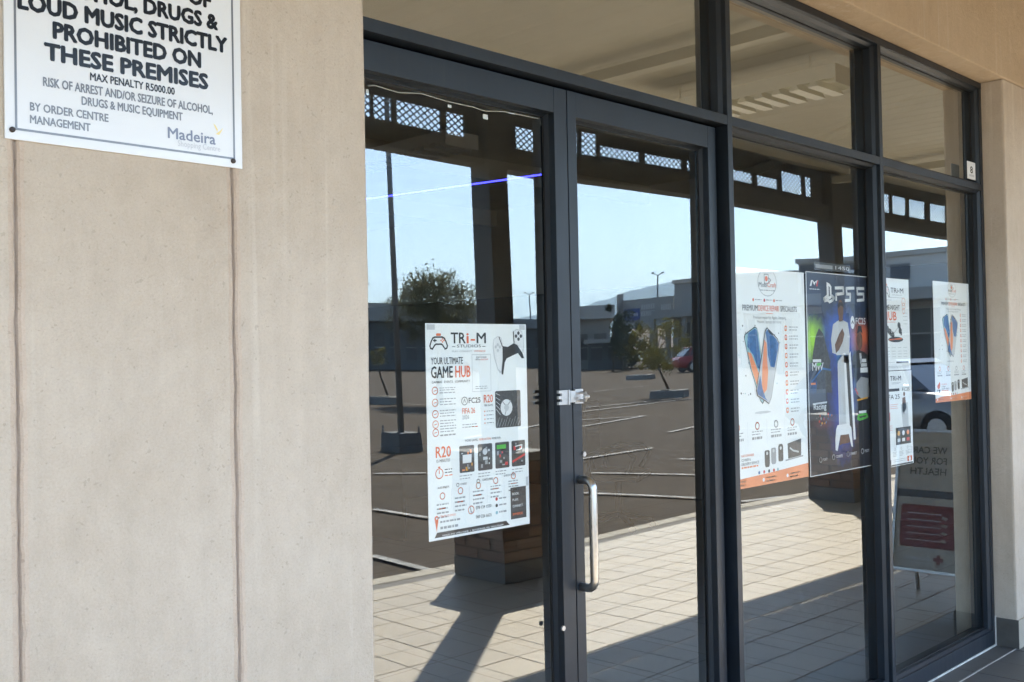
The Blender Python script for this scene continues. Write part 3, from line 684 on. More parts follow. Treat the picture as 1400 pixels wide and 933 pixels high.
# controller picture
p1.poly([(.655,.105),(.70,.082),(.735,.095),(.75,.16),(.752,.235),(.735,.315),(.715,.322),(.69,.30),(.655,.225),(.645,.16)], 'l', 1)
p1.poly([(.66,.108),(.70,.087),(.73,.10),(.742,.16),(.742,.235),(.725,.31),(.695,.295),(.663,.22),(.652,.16)], 'w', 2)
p1.poly([(.862,.05),(.90,.03),(.955,.045),(.97,.10),(.975,.16),(.965,.20),(.93,.165),(.87,.14)], 'l', 1).poly([(.868,.052),(.90,.036),(.95,.05),(.963,.10),(.967,.15),(.955,.19),(.925,.158),(.873,.135)], 'w', 2)
p1.poly([(.745,.158),(.80,.165),(.862,.135),(.90,.15),(.955,.20),(.972,.235),(.945,.235),(.905,.20),(.85,.215),(.785,.235),(.765,.26),(.745,.33),(.728,.325),(.745,.235)], 'k', 3)
p1.line([(.71,.09),(.742,.16)], .008, 'k', 3).line([(.862,.05),(.866,.13)], .008, 'k', 3)
for du, dv in ((0, -.022), (0, .022), (-.026, 0), (.026, 0)): p1.disc(.915 + du, .083 + dv, .014, 'd', 3, n=10).disc(.695 + du*.8, .165 + dv*.8, .012, 'l', 3, n=10)
for k, v in enumerate((.412, .468, .525, .575, .615)):
    p1.ring(.078, v, .026, .006, 'o' if k % 2 == 0 else 'a').line([(.066, v + .002), (.09, v - .002)], .005, 'o', 2).greek(.12, .27, v - .018, 3, .0135, 'g')
p1.ring(.355, .468, .028, .007, 'g').line([(.345,.475),(.355,.458),(.365,.475)], .006, 'g').t('FC25', .395, .51, .480, .026, 'k', .02)
p1.t('FIFA 26', .33, .455, .532, .027, 'o', .01).t('2026', .33, .395, .560, .019, 'g', 0).greek(.33, .47, .585, 2, .013, 'g').greek(.42, .48, .598, 1, .013, 'o')
p1.t('R20', .545, .635, .482, .039, 'o', .015).t('PER GAME', .55, .635, .502, .010, 'k', 0)
for v in (.525, .545, .565, .585): p1.disc(.552, v + .003, .006, 'a', n=8).greek(.57, .64, v, 1)
p1.rrect(.66, .428, .925, .618, .012, 'd', 1)
p1.disc(.775, .515, .062, 'w', 2, n=16).disc(.775, .515, .028, 'l', 3, n=6).line([(.73,.48),(.76,.50)], .008, 'g', 3).line([(.82,.48),(.79,.50)], .008, 'g', 3).line([(.755,.555),(.77,.53)], .008, 'g', 3)
for k in range(9): p1.line([(.67 + .028*k, .612), (.70 + .028*k, .565 + .006*(k % 3))], .004, 'g', 2)
for k in range(5): p1.line([(.668, .44 + .02*k), (.71, .45 + .025*k)], .004, 'l', 2)
p1.t('MORE GAMES.', .355, .48, .652, .010, 'k', .01).t('MORE ACTION.', .49, .61, .652, .010, 'o', .01).t('MORE FUN.', .62, .71, .652, .010, 'k', .01)
p1.t('R20', .075, .215, .715, .052, 'o', .02).t('15 MINUTES', .08, .205, .738, .014, 'k', .005)
p1.ring(.105, .79, .034, .007, 'o').line([(.105,.79),(.105,.775)], .007, 'o').rect(.095, .757, .115, .764, 'o').greek(.155, .225, .772, 2, .014, 'k').greek(.155, .235, .800, 1, .014, 'o')
for k, u in enumerate((.295, .475, .65, .82)):
    p1.rrect(u, .672, u + .145, .80, .010, 'd', 1)
    for q in range(10):
        uu, vv = u + random.uniform(.012, .12), .68 + random.uniform(0, .105)
        p1.rect(uu, vv, uu + random.uniform(.01, .03), vv + random.uniform(.006, .02), [('a','y','g','l'), ('g','l','k','g'), ('g','r','g','k'), ('k','g','r','k')][k][q % 4], 2)
    p1.greek(u, u + .12, .812, 2, .014, 'g')
p1.line([(.86,.70),(.93,.695),(.925,.715),(.87,.72)], .008, 'w', 3).line([(.83,.775),(.955,.745)], .016, 'r', 3).rect(.665, .685, .76, .705, 'n', 3).disc(.545, .71, .024, 'l', 3, n=10).rect(.525, .735, .57, .75, 'l', 3).rect(.325, .715, .41, .755, 'w', 3)
p1.t('ALSO ENJOY:', .085, .195, .862, .010, 'k', .01).ring(.275, .855, .012, .005, 'g').t('CHESS', .30, .36, .858, .010, 'k', 0).ring(.475, .85, .014, .006, 'g').t('CARDS (FREE)', .515, .62, .852, .011, 'k', .005).t('& MUCH MORE!', .735, .85, .845, .010, 'k', .01)
for k, u in enumerate((.13, .30, .475, .65, .835)):
    v = .895 - .012 * k; p1.ring(u, v, .022, .006, 'o' if k != 2 else 'a').greek(u - .055, u + .055, v + .022, 4, .012, 'g')
    p1.greek(u - .03, u + .03, v + .034, 1, .012, 'o')
for u in (.215, .385, .56, .735): p1.line([(u, .868), (u, .935)], .002, 'l')
p1.disc(.072, .957, .019, 'o').poly([(.056,.962),(.088,.962),(.072,.984)], 'o').disc(.072, .957, .008, 'w', 2).t('TRi-M STUDIOS', .105, .25, .956, .010, 'o', 0).greek(.105, .30, .964, 2, .012)
p1.ring(.40, .948, .028, .006, 'o').line([(.392,.94),(.398,.952),(.41,.957)], .008, 'g').t('078 134 1550', .445, .60, .949, .016, 'k', 0).t('060 226 6625', .445, .60, .972, .016, 'k', 0)
for k, c in enumerate('rkt'): p1.disc(.655, .928 + .019 * k, .013, c, n=10).greek(.68, .755, .925 + .019 * k, 1)
p1.rect(.80, .90, .965, .985, 'd', 1)
for k, (w_, c) in enumerate((('BOOK.', 'w'), ('PLAY.', 'w'), ('CONNECT.', 'w'), ('IMMERSE.', 'o'))): p1.t(w_, .82, .82 + (.07, .065, .11, .11)[k], .924 + .018 * k, .012, c, .02)
p1.poly([(.075,.9855),(.75,.9855),(.785,.998),(.05,.998)], 'k', 1).t('WALK-INS WELCOME  |  BOOKINGS VIA WHATSAPP', .12, .72, .9965, .008, 'w', .01)
p1.rect(.012, .008, .085, .040, 'l', 3).rect(.925, .004, .985, .036, 'l', 3).rect(.965, .86, .99, .90, 'l', 3)

# --- repair shop posters (one large on the third pane, a smaller one on the last pane)
def repair(x0, x1, z0, z1, y, label, d):
    p = Poster('poster', x0, x1, z0, z1, y, label, M_WHITE, 'posters of the phone repair shop')
    p.vm = [(0,0),(.10,.058),(.152,.082),(.216,.145),(.288,.195),(.302,.206),(.336,.232),(.366,.252),(.393,.273),(.745,.627),(.755,.66),(.80,.725),(.85,.772),(.872,.83),(.95,.905),(.961,.93),(.975,.95),(1,1)]
    sh0 = p.x0; p.x0 += .06 * p.w
    p.ring(.46, .105, .115, .004, 'g', ry=.064, n=28).rect(.38, -.0 + .004, .54, .035, 'w', 2)
    p.line([(.425,.04),(.425,.115),(.475,.115),(.475,.04)], .007, 'g', 1, True).disc(.45, .075, .018, 'o').line([(.475,.065),(.505,.085),(.48,.105)], .008, 'g')
    p.t('Mobi', .355, .455, .152, .022, 'k', .01).t('Craft', .46, .57, .152, .022, 'o', .01).greek(.37, .555, .166, 1)
    for u, c in ((.285, 'o'), (.42, 'r'), (.54, 'o')): p.disc(u, .216, .011, c, n=8).greek(u + .02, u + .10, .212, 1)
    p.t('PREMIUM', .155, .335, .288, .027, 'k', .01).t('DEVICE REPAIR', .345, .60, .288, .027, 'o', .01).t('SPECIALISTS', .62, .83, .288, .027, 'k', .01).line([(.44,.302),(.52,.302)], .004, 'a')
    p.t('Premium repair for Apple, Samsung,', .28, .69, .336, .015, 'g', 0).t('Huawei, laptops and more', .33, .62, .366, .015, 'g', 0)
    for k in range(34): p.disc(random.uniform(.07, .30) if k % 2 else random.uniform(.36, .62), random.uniform(.38, .70), random.uniform(.003, .008), 'k' if k % 3 else 't', 1, n=6)
    p.x0 = sh0; vm = p.vm; p.vm = None
    def inset(o, k):
        cu = sum(u for u, v in o) / len(o); cv = sum(v for u, v in o) / len(o); return [(cu + (u - cu) * k, cv + (v - cv) * (k + .02)) for u, v in o]
    LPH = [(.224,.318),(.236,.302),(.355,.268),(.380,.274),(.398,.300),(.470,.560),(.458,.605),(.430,.628),(.402,.612),(.288,.456)]
    RPH = [(.478,.284),(.500,.271),(.628,.322),(.650,.345),(.642,.376),(.536,.600),(.502,.630),(.462,.616),(.362,.588),(.350,.562)]
    p.poly(LPH, 'k', 2).poly(inset(LPH, .95), 't', 3).poly([(.27,.30),(.355,.277),(.378,.286),(.40,.36),(.43,.47),(.38,.46),(.33,.40),(.26,.36)], 'b', 4).poly([(.262,.385),(.30,.39),(.36,.45),(.42,.52),(.44,.58),(.40,.585),(.31,.47)], 'a', 4)
    p.poly(RPH, 'k', 6).poly(inset(RPH, .95), 'l', 7).poly([(.478,.295),(.50,.281),(.615,.328),(.638,.348),(.628,.378),(.58,.46),(.53,.455),(.50,.40),(.495,.34)], 'b', 8).poly([(.462,.33),(.488,.345),(.49,.42),(.50,.48),(.48,.56),(.44,.58),(.42,.54),(.43,.45)], 'a', 8).poly([(.40,.49),(.425,.55),(.46,.60),(.495,.618),(.462,.608),(.37,.582),(.36,.562)], 'b', 8).poly([(.51,.278),(.57,.302),(.565,.312),(.507,.290)], 'k', 9)
    p.disc(.43, .665, .10, 'l', 1, ry=.006)
    for k in range(10):
        v = .275 + .0435 * k; p.rrect(.725, v - .013, .755, v + .013, .008, 'o' if k % 3 else 'a').rect(.733, v - .007, .747, v + .005, 'w', 2).greek(.785, .90, v - .009, 2, .014, 'g')
    p.vm = vm
    for u, c in ((.13, 'a'), (.36, 'o'), (.59, 'g'), (.80, 'o')): p.ring(u, .80, .022, .008, c).greek(u - .065, u + .065, .825, 3, .013)
    for u in (.245, .475, .70): p.line([(u, .785), (u, .865)], .002, 'l')
    p.poly([(.05,.905),(.085,.89),(.12,.872),(.13,.90),(.115,.93),(.08,.935),(.055,.925)], 'o').rect(.04, .94, .13, .965, 'k').rect(.05, .945, .085, .958, 'w', 2)
    p.t('NATIONWIDE', .165, .31, .902, .011, 'o', 0).t('COURIER &', .165, .27, .922, .012, 'k', 0).t('DELIVERY SERVICE', .165, .37, .941, .012, 'k', 0).greek(.165, .36, .948, 1, ink='a')
    for k, u in enumerate((.44, .52, .61)): p.rrect(u, .885 - .008*k, u + .062, .957 - .004*k, .014, 'dgd'[k], 1).disc(u + .03, .90 - .008*k, .012, 'l', 2, n=8)
    p.poly([(.73,.87),(.91,.864),(.905,.935),(.735,.942)], 'd').poly([(.70,.945),(.93,.935),(.935,.941),(.70,.951)], 'g').line([(.76,.89),(.80,.905),(.87,.915)], .012, 'l', 2)
    for k, u in enumerate((.37, .43, .49, .55, .60)): p.disc(u, .968, .012, 'brkrt'[k], n=10)
    p.poly([(.0,.985),(.15,.978),(.5,.974),(1.0,.963),(1.0,1.0),(0,1.0)], 'a', 1)
    for u in (.05, .42, .72): p.disc(u, .988, .013, 'w', 2, n=8).greek(u + .03, u + .16, .983, 2, .008, 'w', .003)
    return p
y3, y4 = YG + 0.011, YG4 + 0.011
a = on_plane(1101, 372, y3); b = on_plane(1104, 652, y3)
p2 = repair((a.x + b.x) / 2 - 0.592, (a.x + b.x) / 2 - 0.002, b.z, a.z - 0.004, y3, 'large white phone repair poster beside the dark console poster', 0)
a = on_plane(1275, 384, y4); b = on_plane(1328, 547, y4); 
p5 = repair(a.x, b.x, on_plane(1280, 551, y4).z, a.z, y4, 'small white phone repair poster alone at the jamb of the last pane', 1)

# --- dark console poster
def make_dark():
    t = NT('dark_console_print'); tc = t.n('TexCoord'); sp = t.n('SeparateXYZ'); t.l(tc.outputs['Generated'], sp.inputs[0])
    base = t.ramp(sp.outputs[2], [(0.0, (0.012, 0.010, 0.016)), (0.35, (0.022, 0.022, 0.032)), (0.62, (0.02, 0.035, 0.08)), (0.85, (0.018, 0.035, 0.085)), (1.0, (0.03, 0.04, 0.075))])
    def glow(cx, cz, sx, sz, col, cur, amt):
        dx = t.math('DIVIDE', t.math('SUBTRACT', sp.outputs[0], cx), sx); dz = t.math('DIVIDE', t.math('SUBTRACT', sp.outputs[2], cz), sz)
        d = t.math('SQRT', t.math('ADD', t.math('MULTIPLY', dx, dx), t.math('MULTIPLY', dz, dz)))
        nz = t.math('MULTIPLY', t.math('SUBTRACT', t.noise(t.coord((1, 1, 1)), 22, 4), 0.5), 0.9)
        k = t.ramp(t.math('ADD', d, nz), [(0.15, (amt, amt, amt)), (1.0, (0, 0, 0))]); return t.mix(k, cur, col)
    c = glow(0.09, 0.67, 0.19, 0.13, (0.42, 0.80, 0.04), base, 1.0)
    c = glow(0.84, 0.68, 0.24, 0.10, (0.80, 0.17, 0.06), c, 0.95)
    c = glow(0.47, 0.68, 0.28, 0.18, (0.03, 0.14, 0.72), c, 0.9)
    c = glow(0.50, 0.34, 0.24, 0.34, (0.03, 0.08, 0.55), c, 0.8)
    c = glow(0.18, 0.44, 0.22, 0.045, (0.05, 0.16, 0.42), c, 0.7)
    c = glow(0.80, 0.42, 0.22, 0.05, (0.07, 0.16, 0.36), c, 0.6)
    c = glow(0.22, 0.25, 0.16, 0.035, (0.16, 0.06, 0.08), c, 0.8)
    return t.bsdf(c, 0.4, coat=0.2)
a = on_plane(1101, 371, y3); b = on_plane(1198, 638, y3)
p3 = Poster('poster', (on_plane(1106, 653, y3).x + a.x) / 2 + 0.004, 4.423, on_plane(1106, 653, y3).z, a.z, y3 - 0.0012, 'dark blue console poster with a white tower console and controller', make_dark())
p3.vm = [(0,0),(.006,.004),(.075,.04),(.115,.045),(.15,.066),(.236,.133),(.265,.148),(.36,.205),(.375,.235),(.43,.262),(.53,.40),(.605,.43),(.665,.485),(.70,.56),(.745,.645),(.795,.705),(.87,.755),(.885,.765),(.985,.895),(.994,.996),(1,1)]
for q in (((0,0),(1,0),(1,.006),(0,.006)), ((0,.994),(1,.994),(1,1),(0,1)), ((0,.006),(.009,.006),(.009,.994),(0,.994)), ((.991,.006),(1,.006),(1,.994),(.991,.994))): p3.poly(list(q), 'w', 1)
p3.poly([(.055,.155),(.075,.085),(.10,.085),(.12,.125),(.16,.075),(.17,.085),(.165,.155),(.148,.155),(.148,.11),(.12,.15),(.095,.115),(.078,.155)], 'w', 1).poly([(.14,.155),(.165,.078),(.18,.078),(.165,.155)], 'r', 2).greek(.05, .20, .172, 1, ink='w')
p3.poly([(.30,.115),(.345,.128),(.37,.150),(.37,.205),(.345,.205),(.345,.155),(.328,.145),(.328,.265),(.30,.255)], 'w', 1)
p3.line([(.30,.215),(.255,.232),(.268,.25),(.30,.24)], .022, 'w').line([(.335,.225),(.375,.21),(.405,.222),(.385,.24),(.335,.258)], .022, 'w')
def seg(pts): p3.line(pts, .022, 'w', 1)
seg([(.43,.158),(.55,.153),(.555,.19),(.44,.198)]); seg([(.44,.198),(.44,.235)]); seg([(.72,.15),(.60,.155),(.605,.192),(.66,.192),(.655,.232),(.58,.236)]); seg([(.88,.148),(.77,.151),(.775,.188),(.875,.185),(.875,.225),(.77,.231)])
# a player in a white shirt, a dark figure at either side
p3.disc(.50, .315, .044, 's', 3, ry=.048).poly([(.455,.285),(.475,.258),(.52,.255),(.545,.28),(.545,.30),(.50,.283),(.465,.31)], 'k', 4).poly([(.475,.34),(.53,.34),(.535,.39),(.47,.39)], 's', 2)
p3.poly([(.38,.42),(.465,.375),(.50,.385),(.54,.375),(.61,.40),(.635,.47),(.62,.56),(.60,.62),(.44,.62),(.42,.55),(.36,.53),(.345,.48)], 'l', 2).poly([(.40,.50),(.47,.46),(.52,.44),(.55,.46),(.52,.49),(.46,.52),(.41,.535)], 's', 4).poly([(.42,.56),(.60,.56),(.61,.63),(.42,.63)], 'b', 3)
p3.poly([(.07,.56),(.12,.47),(.17,.44),(.23,.46),(.30,.54),(.33,.62),(.30,.66),(.06,.66)], 'd', 2)
p3.poly([(.66,.66),(.67,.58),(.73,.53),(.77,.52),(.86,.53),(.93,.58),(.95,.66)], 'k', 2).disc(.79, .485, .045, 's', 3, ry=.05).poly([(.745,.46),(.77,.43),(.82,.43),(.84,.46),(.80,.45)], 'k', 4).poly([(.78,.54),(.81,.54),(.82,.62),(.79,.64)], 'l', 3)
p3.disc(.685, .395, .032, 'w', 1, ry=.034).line([(.67,.405),(.685,.38),(.70,.405)], .01, 'k', 2).t('FC25', .735, .895, .412, .034, 'w', .02)
p3.rect(.07, .565 + .04, .19, .62, 'w', 3).t('MW', .06, .22, .665, .04, 'w', .02, 4).poly([(.13,.625),(.20,.625),(.17,.64),(.12,.64)], 'n', 5)
p3.rect(.79, .61, .89, .63, 'w', 3).rect(.80, .635, .90, .655, 'l', 3).rect(.79, .66, .91, .675, 'w', 3)
p3.poly([(.435,.615),(.535,.53),(.56,.535),(.60,.895),(.435,.90)], 'w', 3).poly([(.44,.62),(.53,.545),(.545,.885),(.44,.89)], 'l', 4).poly([(.562,.57),(.61,.56),(.655,.93),(.602,.89)], 'd', 3).poly([(.61,.555),(.64,.525),(.69,.95),(.655,.95)], 'w', 3)
p3.poly([(.385,.90),(.41,.885),(.58,.882),(.62,.90),(.635,.96),(.64,1 - .022),(.615,.975),(.58,.925),(.45,.925),(.42,.96),(.40,.985),(.37,.98),(.37,.94)], 'w', 5).poly([(.455,.925),(.575,.925),(.60,.955),(.56,.96),(.47,.96),(.43,.965)], 's', 6)
p3.line([(.06,.748),(.16,.746),(.26,.745)], .012, 'l', 2).t('Racing', .07, .25, .772, .03, 'w', .01).poly([(.14,.66),(.33,.655),(.34,.72),(.11,.72)], 'd', 2).line([(.05,.69),(.20,.655),(.33,.665)], .014, 'b', 3).line([(.04,.695),(.10,.695)], .014, 'a', 3)
p3.poly([(.72,.70),(.80,.685),(.92,.69),(.94,.74),(.80,.745),(.72,.73)], 'g', 2).line([(.73,.748),(.90,.742)], .012, 'y', 3).line([(.70,.715),(.74,.73)], .014, 'r', 3)
p3.rect(.75, .795, .87, .815, 'w', 3).poly([(.73,.825),(.80,.815),(.88,.818),(.90,.85),(.86,.862),(.76,.872),(.72,.86)], 'n', 3).poly([(.75,.838),(.87,.832),(.86,.845),(.76,.852)], 'd', 4)
for k in range(26): p3.disc(random.uniform(.06, .34), random.uniform(.79, .87), random.uniform(.004, .012), 'rbgky'[k % 5], 3, n=6)
p3.vm = None
for k, (w_, u) in enumerate((('PLAY', .15), ('COMPETE', .34), ('CONNECT', .56), ('ENJOY', .79))):
    p3.ring(u, .925 - .003*k, .018, .007, 'w', 4).t(w_, u + .035, u + .035 + (.06, .10, .10, .075)[k], .932 - .003*k, .014, 'w', .01, 5)

# --- two narrow games lounge posters, one above the other, on the last pane
a = on_plane(1210, 380, y4); b = on_plane(1245, 505, y4)
p4 = Poster('poster', b.x - 0.30, b.x, on_plane(1245, 505.5, y4).z, a.z, y4, 'white games night poster, the upper of two by the mullion', M_WHITE, 'games lounge posters by the mullion')
pad_icon(p4, .22, .13, .11, 'k', .012)
p4.t('TRi', .36, .60, .155, .055, 'k', .025).rect(.62, .128, .66, .138, 'k').t('M', .68, .80, .155, .055, 'k', .025).t('STUDIOS', .42, .74, .185, .012, 'g', 0).greek(.3, .85, .205, 1).greek(.1, .4, .235, 1)
p4.t('GAME-NIGHT', .04, .66, .345, .058, 'k', .02).t('HUB', .10, .54, .455, .095, 'o', .035).line([(.05,.48),(.5,.475)], .006, 'o')
for k in range(3): p4.ring(.80, .25 + .05 * k, .06 - .008*k, .008, 'a')
for v in (.37, .41, .45, .49): p4.greek(.78, .92, v, 1, ink='g')
for (u, v) in ((.30, .58), (.62, .51), (.40, .62), (.66, .57), (.22, .55)): p4.disc(u, v, .055, 'd', 2, ry=.035).disc(u + .03, v + .03, .03, 'k', 3)
p4.line([(.30,.57),(.45,.59),(.60,.53)], .01, 'g', 3).disc(.50, .665, .26, 'k', 1, ry=.03).line([(.28,.668),(.70,.655)], .02, 'o', 3)
for v in (.75, .79, .82, .85): 
    for u in (.16, .36, .56, .76): p4.greek(u, u + .13, v, 1)
p4.greek(.1, .45, .91, 1).rect(.50, .905, .93, .925, 'k').greek(.05, .95, .955, 2)
a2 = on_plane(1213, 508, y4); b2 = on_plane(1249, 633, y4)
p6 = Poster('poster', b2.x - 0.30, b2.x, b2.z, a2.z, y4, 'white match poster with a black price block, the lower of two by the mullion', M_WHITE, 'games lounge posters by the mullion')
p6.t('TRi-M', .25, .62, .10, .05, 'k', .015).greek(.3, .6, .12, 2).rect(.10, .185, .56, .215, 'k').t('FC25', .66, .92, .215, .035, 'k', .015)
p6.t('FIFA', .06, .36, .295, .05, 'k', .015).t('25', .40, .56, .295, .05, 'k', .01).disc(.72, .25, .035, 's', 2).poly([(.66,.29),(.76,.28),(.79,.40),(.70,.46),(.64,.42)], 's', 1).greek(.1, .5, .35, 3, .02, 'o')
p6.poly([(.60,.36),(.84,.34),(.86,.62),(.66,.62)], 'l', 1).rect(.08, .43, .22, .52, 'r').rect(.10, .45, .2, .50, 'w', 2).greek(.1, .3, .57, 3, .022, 'o')
p6.rect(.40, .60, .92, .78, 'k', 2)
for k, u in enumerate((.50, .66, .82)): p6.disc(u, .66, .045, 'ywa'[k], 3, ry=.026).rect(u - .05, .715, u + .05, .75, 'lwr'[k], 3)
for u in (.36, .58, .80): p6.ring(u, .82, .02, .006, 'g').greek(u - .07, u + .07, .85, 4, .014)
p6.rect(.05, .925, .22, .975, 'k').greek(.3, .72, .93, 2, .02).rect(.78, .915, .95, .97, 'o').disc(.865, .945, .04, 'w', 2, n=6).rect(.02, .98, .98, .996, 'd')

# narrow strip with numerals stuck up behind the glass over the console poster
a = on_plane(1113, 358, y3); b = on_plane(1162, 373.5, y3)
ns = thing('numeral_strip', ((a.x + b.x) / 2, y3, b.z), 'narrow dark strip with pale numerals above the console poster', 'label strip')
m = MB(); m.box(a.x, b.x, y3, y3 + 0.0008, b.z, a.z); m.build('strip_card', M_BFASC0 if 'M_BFASC0' in globals() else flat_mat('slate_card', (0.05, 0.055, 0.062), 0.5), ns)
num_ink = MB(); wz = a.z - b.z
text(num_ink, '1450', a.x + (b.x - a.x) * .58, b.x - 0.006, b.z + wz * .28, wz * .46, y3 - 0.0004, 0, 0.03)
num_ink.flat([(a.x + 0.01, b.z + wz * .25), (a.x + (b.x - a.x) * .5, b.z + wz * .25), (a.x + (b.x - a.x) * .5, b.z + wz * .72), (a.x + 0.01, b.z + wz * .72)], y3 - 0.0004, 1)
flush_text()
num_ink.build('numerals', [P_LGT, P_GRY], ns, fix=False)
for p in _pending: p.done()
tag_ink.build('number', [M_INK, M_INKP], tg, fix=False)
sign_txt.build('lettering', SIGN_INK, sg, fix=False)

# ---------------------------------------------------------------- canopy over the walkway
BY0, BY1 = -3.19, -3.04
cano = thing('walkway_canopy', (7, -1.7, 2.9), 'steel walkway canopy with sheet roof, edge beam and expanded metal strip', 'canopy')
m = MB(); m.box(-8, 30, BY0, BY1, 2.905, 3.075); m.build('edge_beam', M_STEEL, cano, bevel=0.006)
corrugated(-8, 30, -3.25, WY - 0.012, 3.44, M_UNDER, 'roof_sheet', cano, up=0.006)
m = MB(); m.box(-8, 30, -3.27, 0.25, 3.482, 3.52); m.build('roof_deck', M_STEEL, cano)
for yy in (-2.72,):
    m = MB(); m.box(-8, 30, yy - 0.03, yy + 0.03, 3.375, 3.437); m.build('purlin', M_UNDER, cano)
for xx in (0.1, 5.10, 10.06, 15.0, 20.0):
    m = MB(); m.box(xx + 0.03, xx + 0.11, BY1 + 0.002, WY - 0.012, 3.30, 3.372); m.build('rafter', M_UNDER, cano, bevel=0.004)
# expanded metal strip: openings read off the reflection, steel between them
px_open = [(470,494,3.07,3.25),(498,517,3.07,3.25),(520,546,3.07,3.25),(552,613,3.07,3.25),(620,645,3.07,3.25),(715,745,3.07,3.26),(756,783,3.10,3.28),(787,808,3.12,3.30),(812,866,3.13,3.215),(872,922,3.13,3.215),(928,958,3.13,3.215),(966,996,3.14,3.23),
           (1002,1034,3.14,3.24),(1040,1069,3.14,3.24),(1074,1103,3.14,3.34),(1107,1116,3.14,3.34),(1176,1188,3.10,3.30),(1192,1207,3.10,3.31),(1210,1229,3.10,3.31),(1233,1256,3.10,3.31),(1262,1283,3.10,3.31),(1288,1306,3.10,3.31),(1312,1330,3.10,3.31)]
prev = -8.0; yf0, yf1 = -3.125, -3.105; ZT, ZB = 3.438, 3.0765
def fill(x0, x1, z0, z1):
    mm = MB(); mm.box(x0, x1, yf0, yf1, z0, z1); mm.build('fascia_plate', M_STEEL, cano)
for (u0, u1, z0, z1) in px_open:
    g_ = YGD if u1 < 990 else YG
    x0 = seen_on_plane(u0, 220, -3.115, g_).x; x1 = seen_on_plane(u1, 220, -3.115, g_).x
    if x0 > prev: fill(prev + 0.0005, x0 - 0.0005, ZB, ZT)
    fill(x0, x1, z1, ZT)
    if z0 > ZB + 0.004: fill(x0, x1, ZB, z0 - 0.0005)
    # diamond mesh
    mm = MB(); pit_x, pit_z, th = 0.064, 0.046, 0.0095; nx_ = int((x1 - x0) / pit_x) + 2; nz_ = int((z1 - z0) / pit_z) + 2
    for i in range(-nz_, nx_ + 1):
        for sgn in (1, -1):
            zz0 = z0 if sgn > 0 else z1; zz1 = z1 if sgn > 0 else z0
            xa = x0 + i * pit_x; run = (z1 - z0) / pit_z * pit_x; xb = xa + run
            ta, tb = max(0, (x0 - xa) / run), min(1, (x1 - xa) / run)
            if tb - ta < 0.02: continue
            A = Vector((xa + run * ta, zz0 + (zz1 - zz0) * ta)); B = Vector((xa + run * tb, zz0 + (zz1 - zz0) * tb)); d = (B - A).normalized(); nn = Vector((-d.y, d.x)) * th / 2
            q = [A + nn, A - nn, B - nn, B + nn]; yy = -3.116 + 0.003 * sgn
            mm.prism([(k.x, k.y) for k in q], 'y', yy - 0.0015, yy + 0.0015)
    mm.build('mesh_panel', M_MESH, cano)
    prev = x1
fill(prev + 0.0005, 30, ZB, ZT)

# ---------------------------------------------------------------- columns on brick plinths
brick_mesh = {}
def brick_at(plinth, cx, cy, cz, lx, ly, lz=0.066):
    key = (round(lx, 3), round(ly, 3))
    if key not in brick_mesh:
        mm = MB(); c = 0.004
        mm.hexa([(-lx/2,-ly/2,-lz/2),(lx/2,-ly/2,-lz/2),(lx/2,ly/2,-lz/2),(-lx/2,ly/2,-lz/2)], [(-lx/2,-ly/2,lz/2),(lx/2,-ly/2,lz/2),(lx/2,ly/2,lz/2),(-lx/2,ly/2,lz/2)])
        o = mm.build('brick', M_BRICK, plinth, bevel=0.004, loc=(cx, cy, cz)); brick_mesh[key] = o
    else:
        o = brick_mesh[key].copy(); COL.objects.link(o); o.parent = plinth; o.location = (cx, cy, cz)
    o.rotation_euler = (0, 0, random.gauss(0, 0.006)); return o
def column(cx, cy, label):
    c = thing('canopy_column', (cx, cy, 0), label, 'column', 'canopy columns on brick plinths')
    m = MB(); s = 0.095; m.box(cx - s, cx + s, cy - s, cy + s, 0.88, 3.43); m.build('shaft', M_STEEL, c, bevel=0.008)
    w = 0.25; m = MB(); m.box(cx - w + 0.008, cx + w - 0.008, cy - w + 0.008, cy + w - 0.008, 0.001, 0.815); pl = m.build('plinth', M_MORTAR, c)
    m = MB(); m.box(cx - w - 0.004, cx + w + 0.004, cy - w - 0.004, cy + w + 0.004, 0.002, 0.138); m.build('plinth_base', M_PLINTH, pl, bevel=0.006)
    L, T, Hh = 0.2425, 0.10, 0.0755
    for k in range(9):
        z = 0.142 + Hh * k + Hh / 2; odd = k % 2
        for side in range(4):
            ends = [(-w, w)]; segs = [(-w, -0.004), (0.004, w)] if not odd else [(-w, -0.13), (-0.122, 0.122), (0.13, w)]
            for (a, b) in segs:
                ln = b - a; mid = (a + b) / 2; dpt = 0.02; off = w - dpt / 2 - random.uniform(0, 0.0015)
                if side == 0: brick_at(pl, cx + mid, cy + off, z, ln, dpt)
                elif side == 1: brick_at(pl, cx + mid, cy - off, z, ln, dpt)
                elif side == 2: brick_at(pl, cx - off, cy + mid, z, dpt, ln - (0.042 if abs(abs(a) - w) < 1e-6 and abs(abs(b) - w) < 1e-6 else 0.021) * 1.0)
                else: brick_at(pl, cx + off, cy + mid, z, dpt, ln - 0.021)
    m = MB(); m.box(cx - w - 0.012, cx + w + 0.012, cy - w - 0.012, cy + w + 0.012, 0.823, 0.885); m.build('coping', M_CONC, pl, bevel=0.008)
    m = MB(); m.box(cx - 0.15, cx + 0.15, cy - 0.12, cy + 0.12, 2.80, 2.903); m.build('bracket', M_STEEL, c, bevel=0.006) if False else None
    return c
column(5.20, -3.09, 'brown steel canopy column on a brick plinth, directly opposite the double doors')
column(10.17, -3.09, 'brown steel canopy column on a brick plinth, farther along the walkway near the signboard')

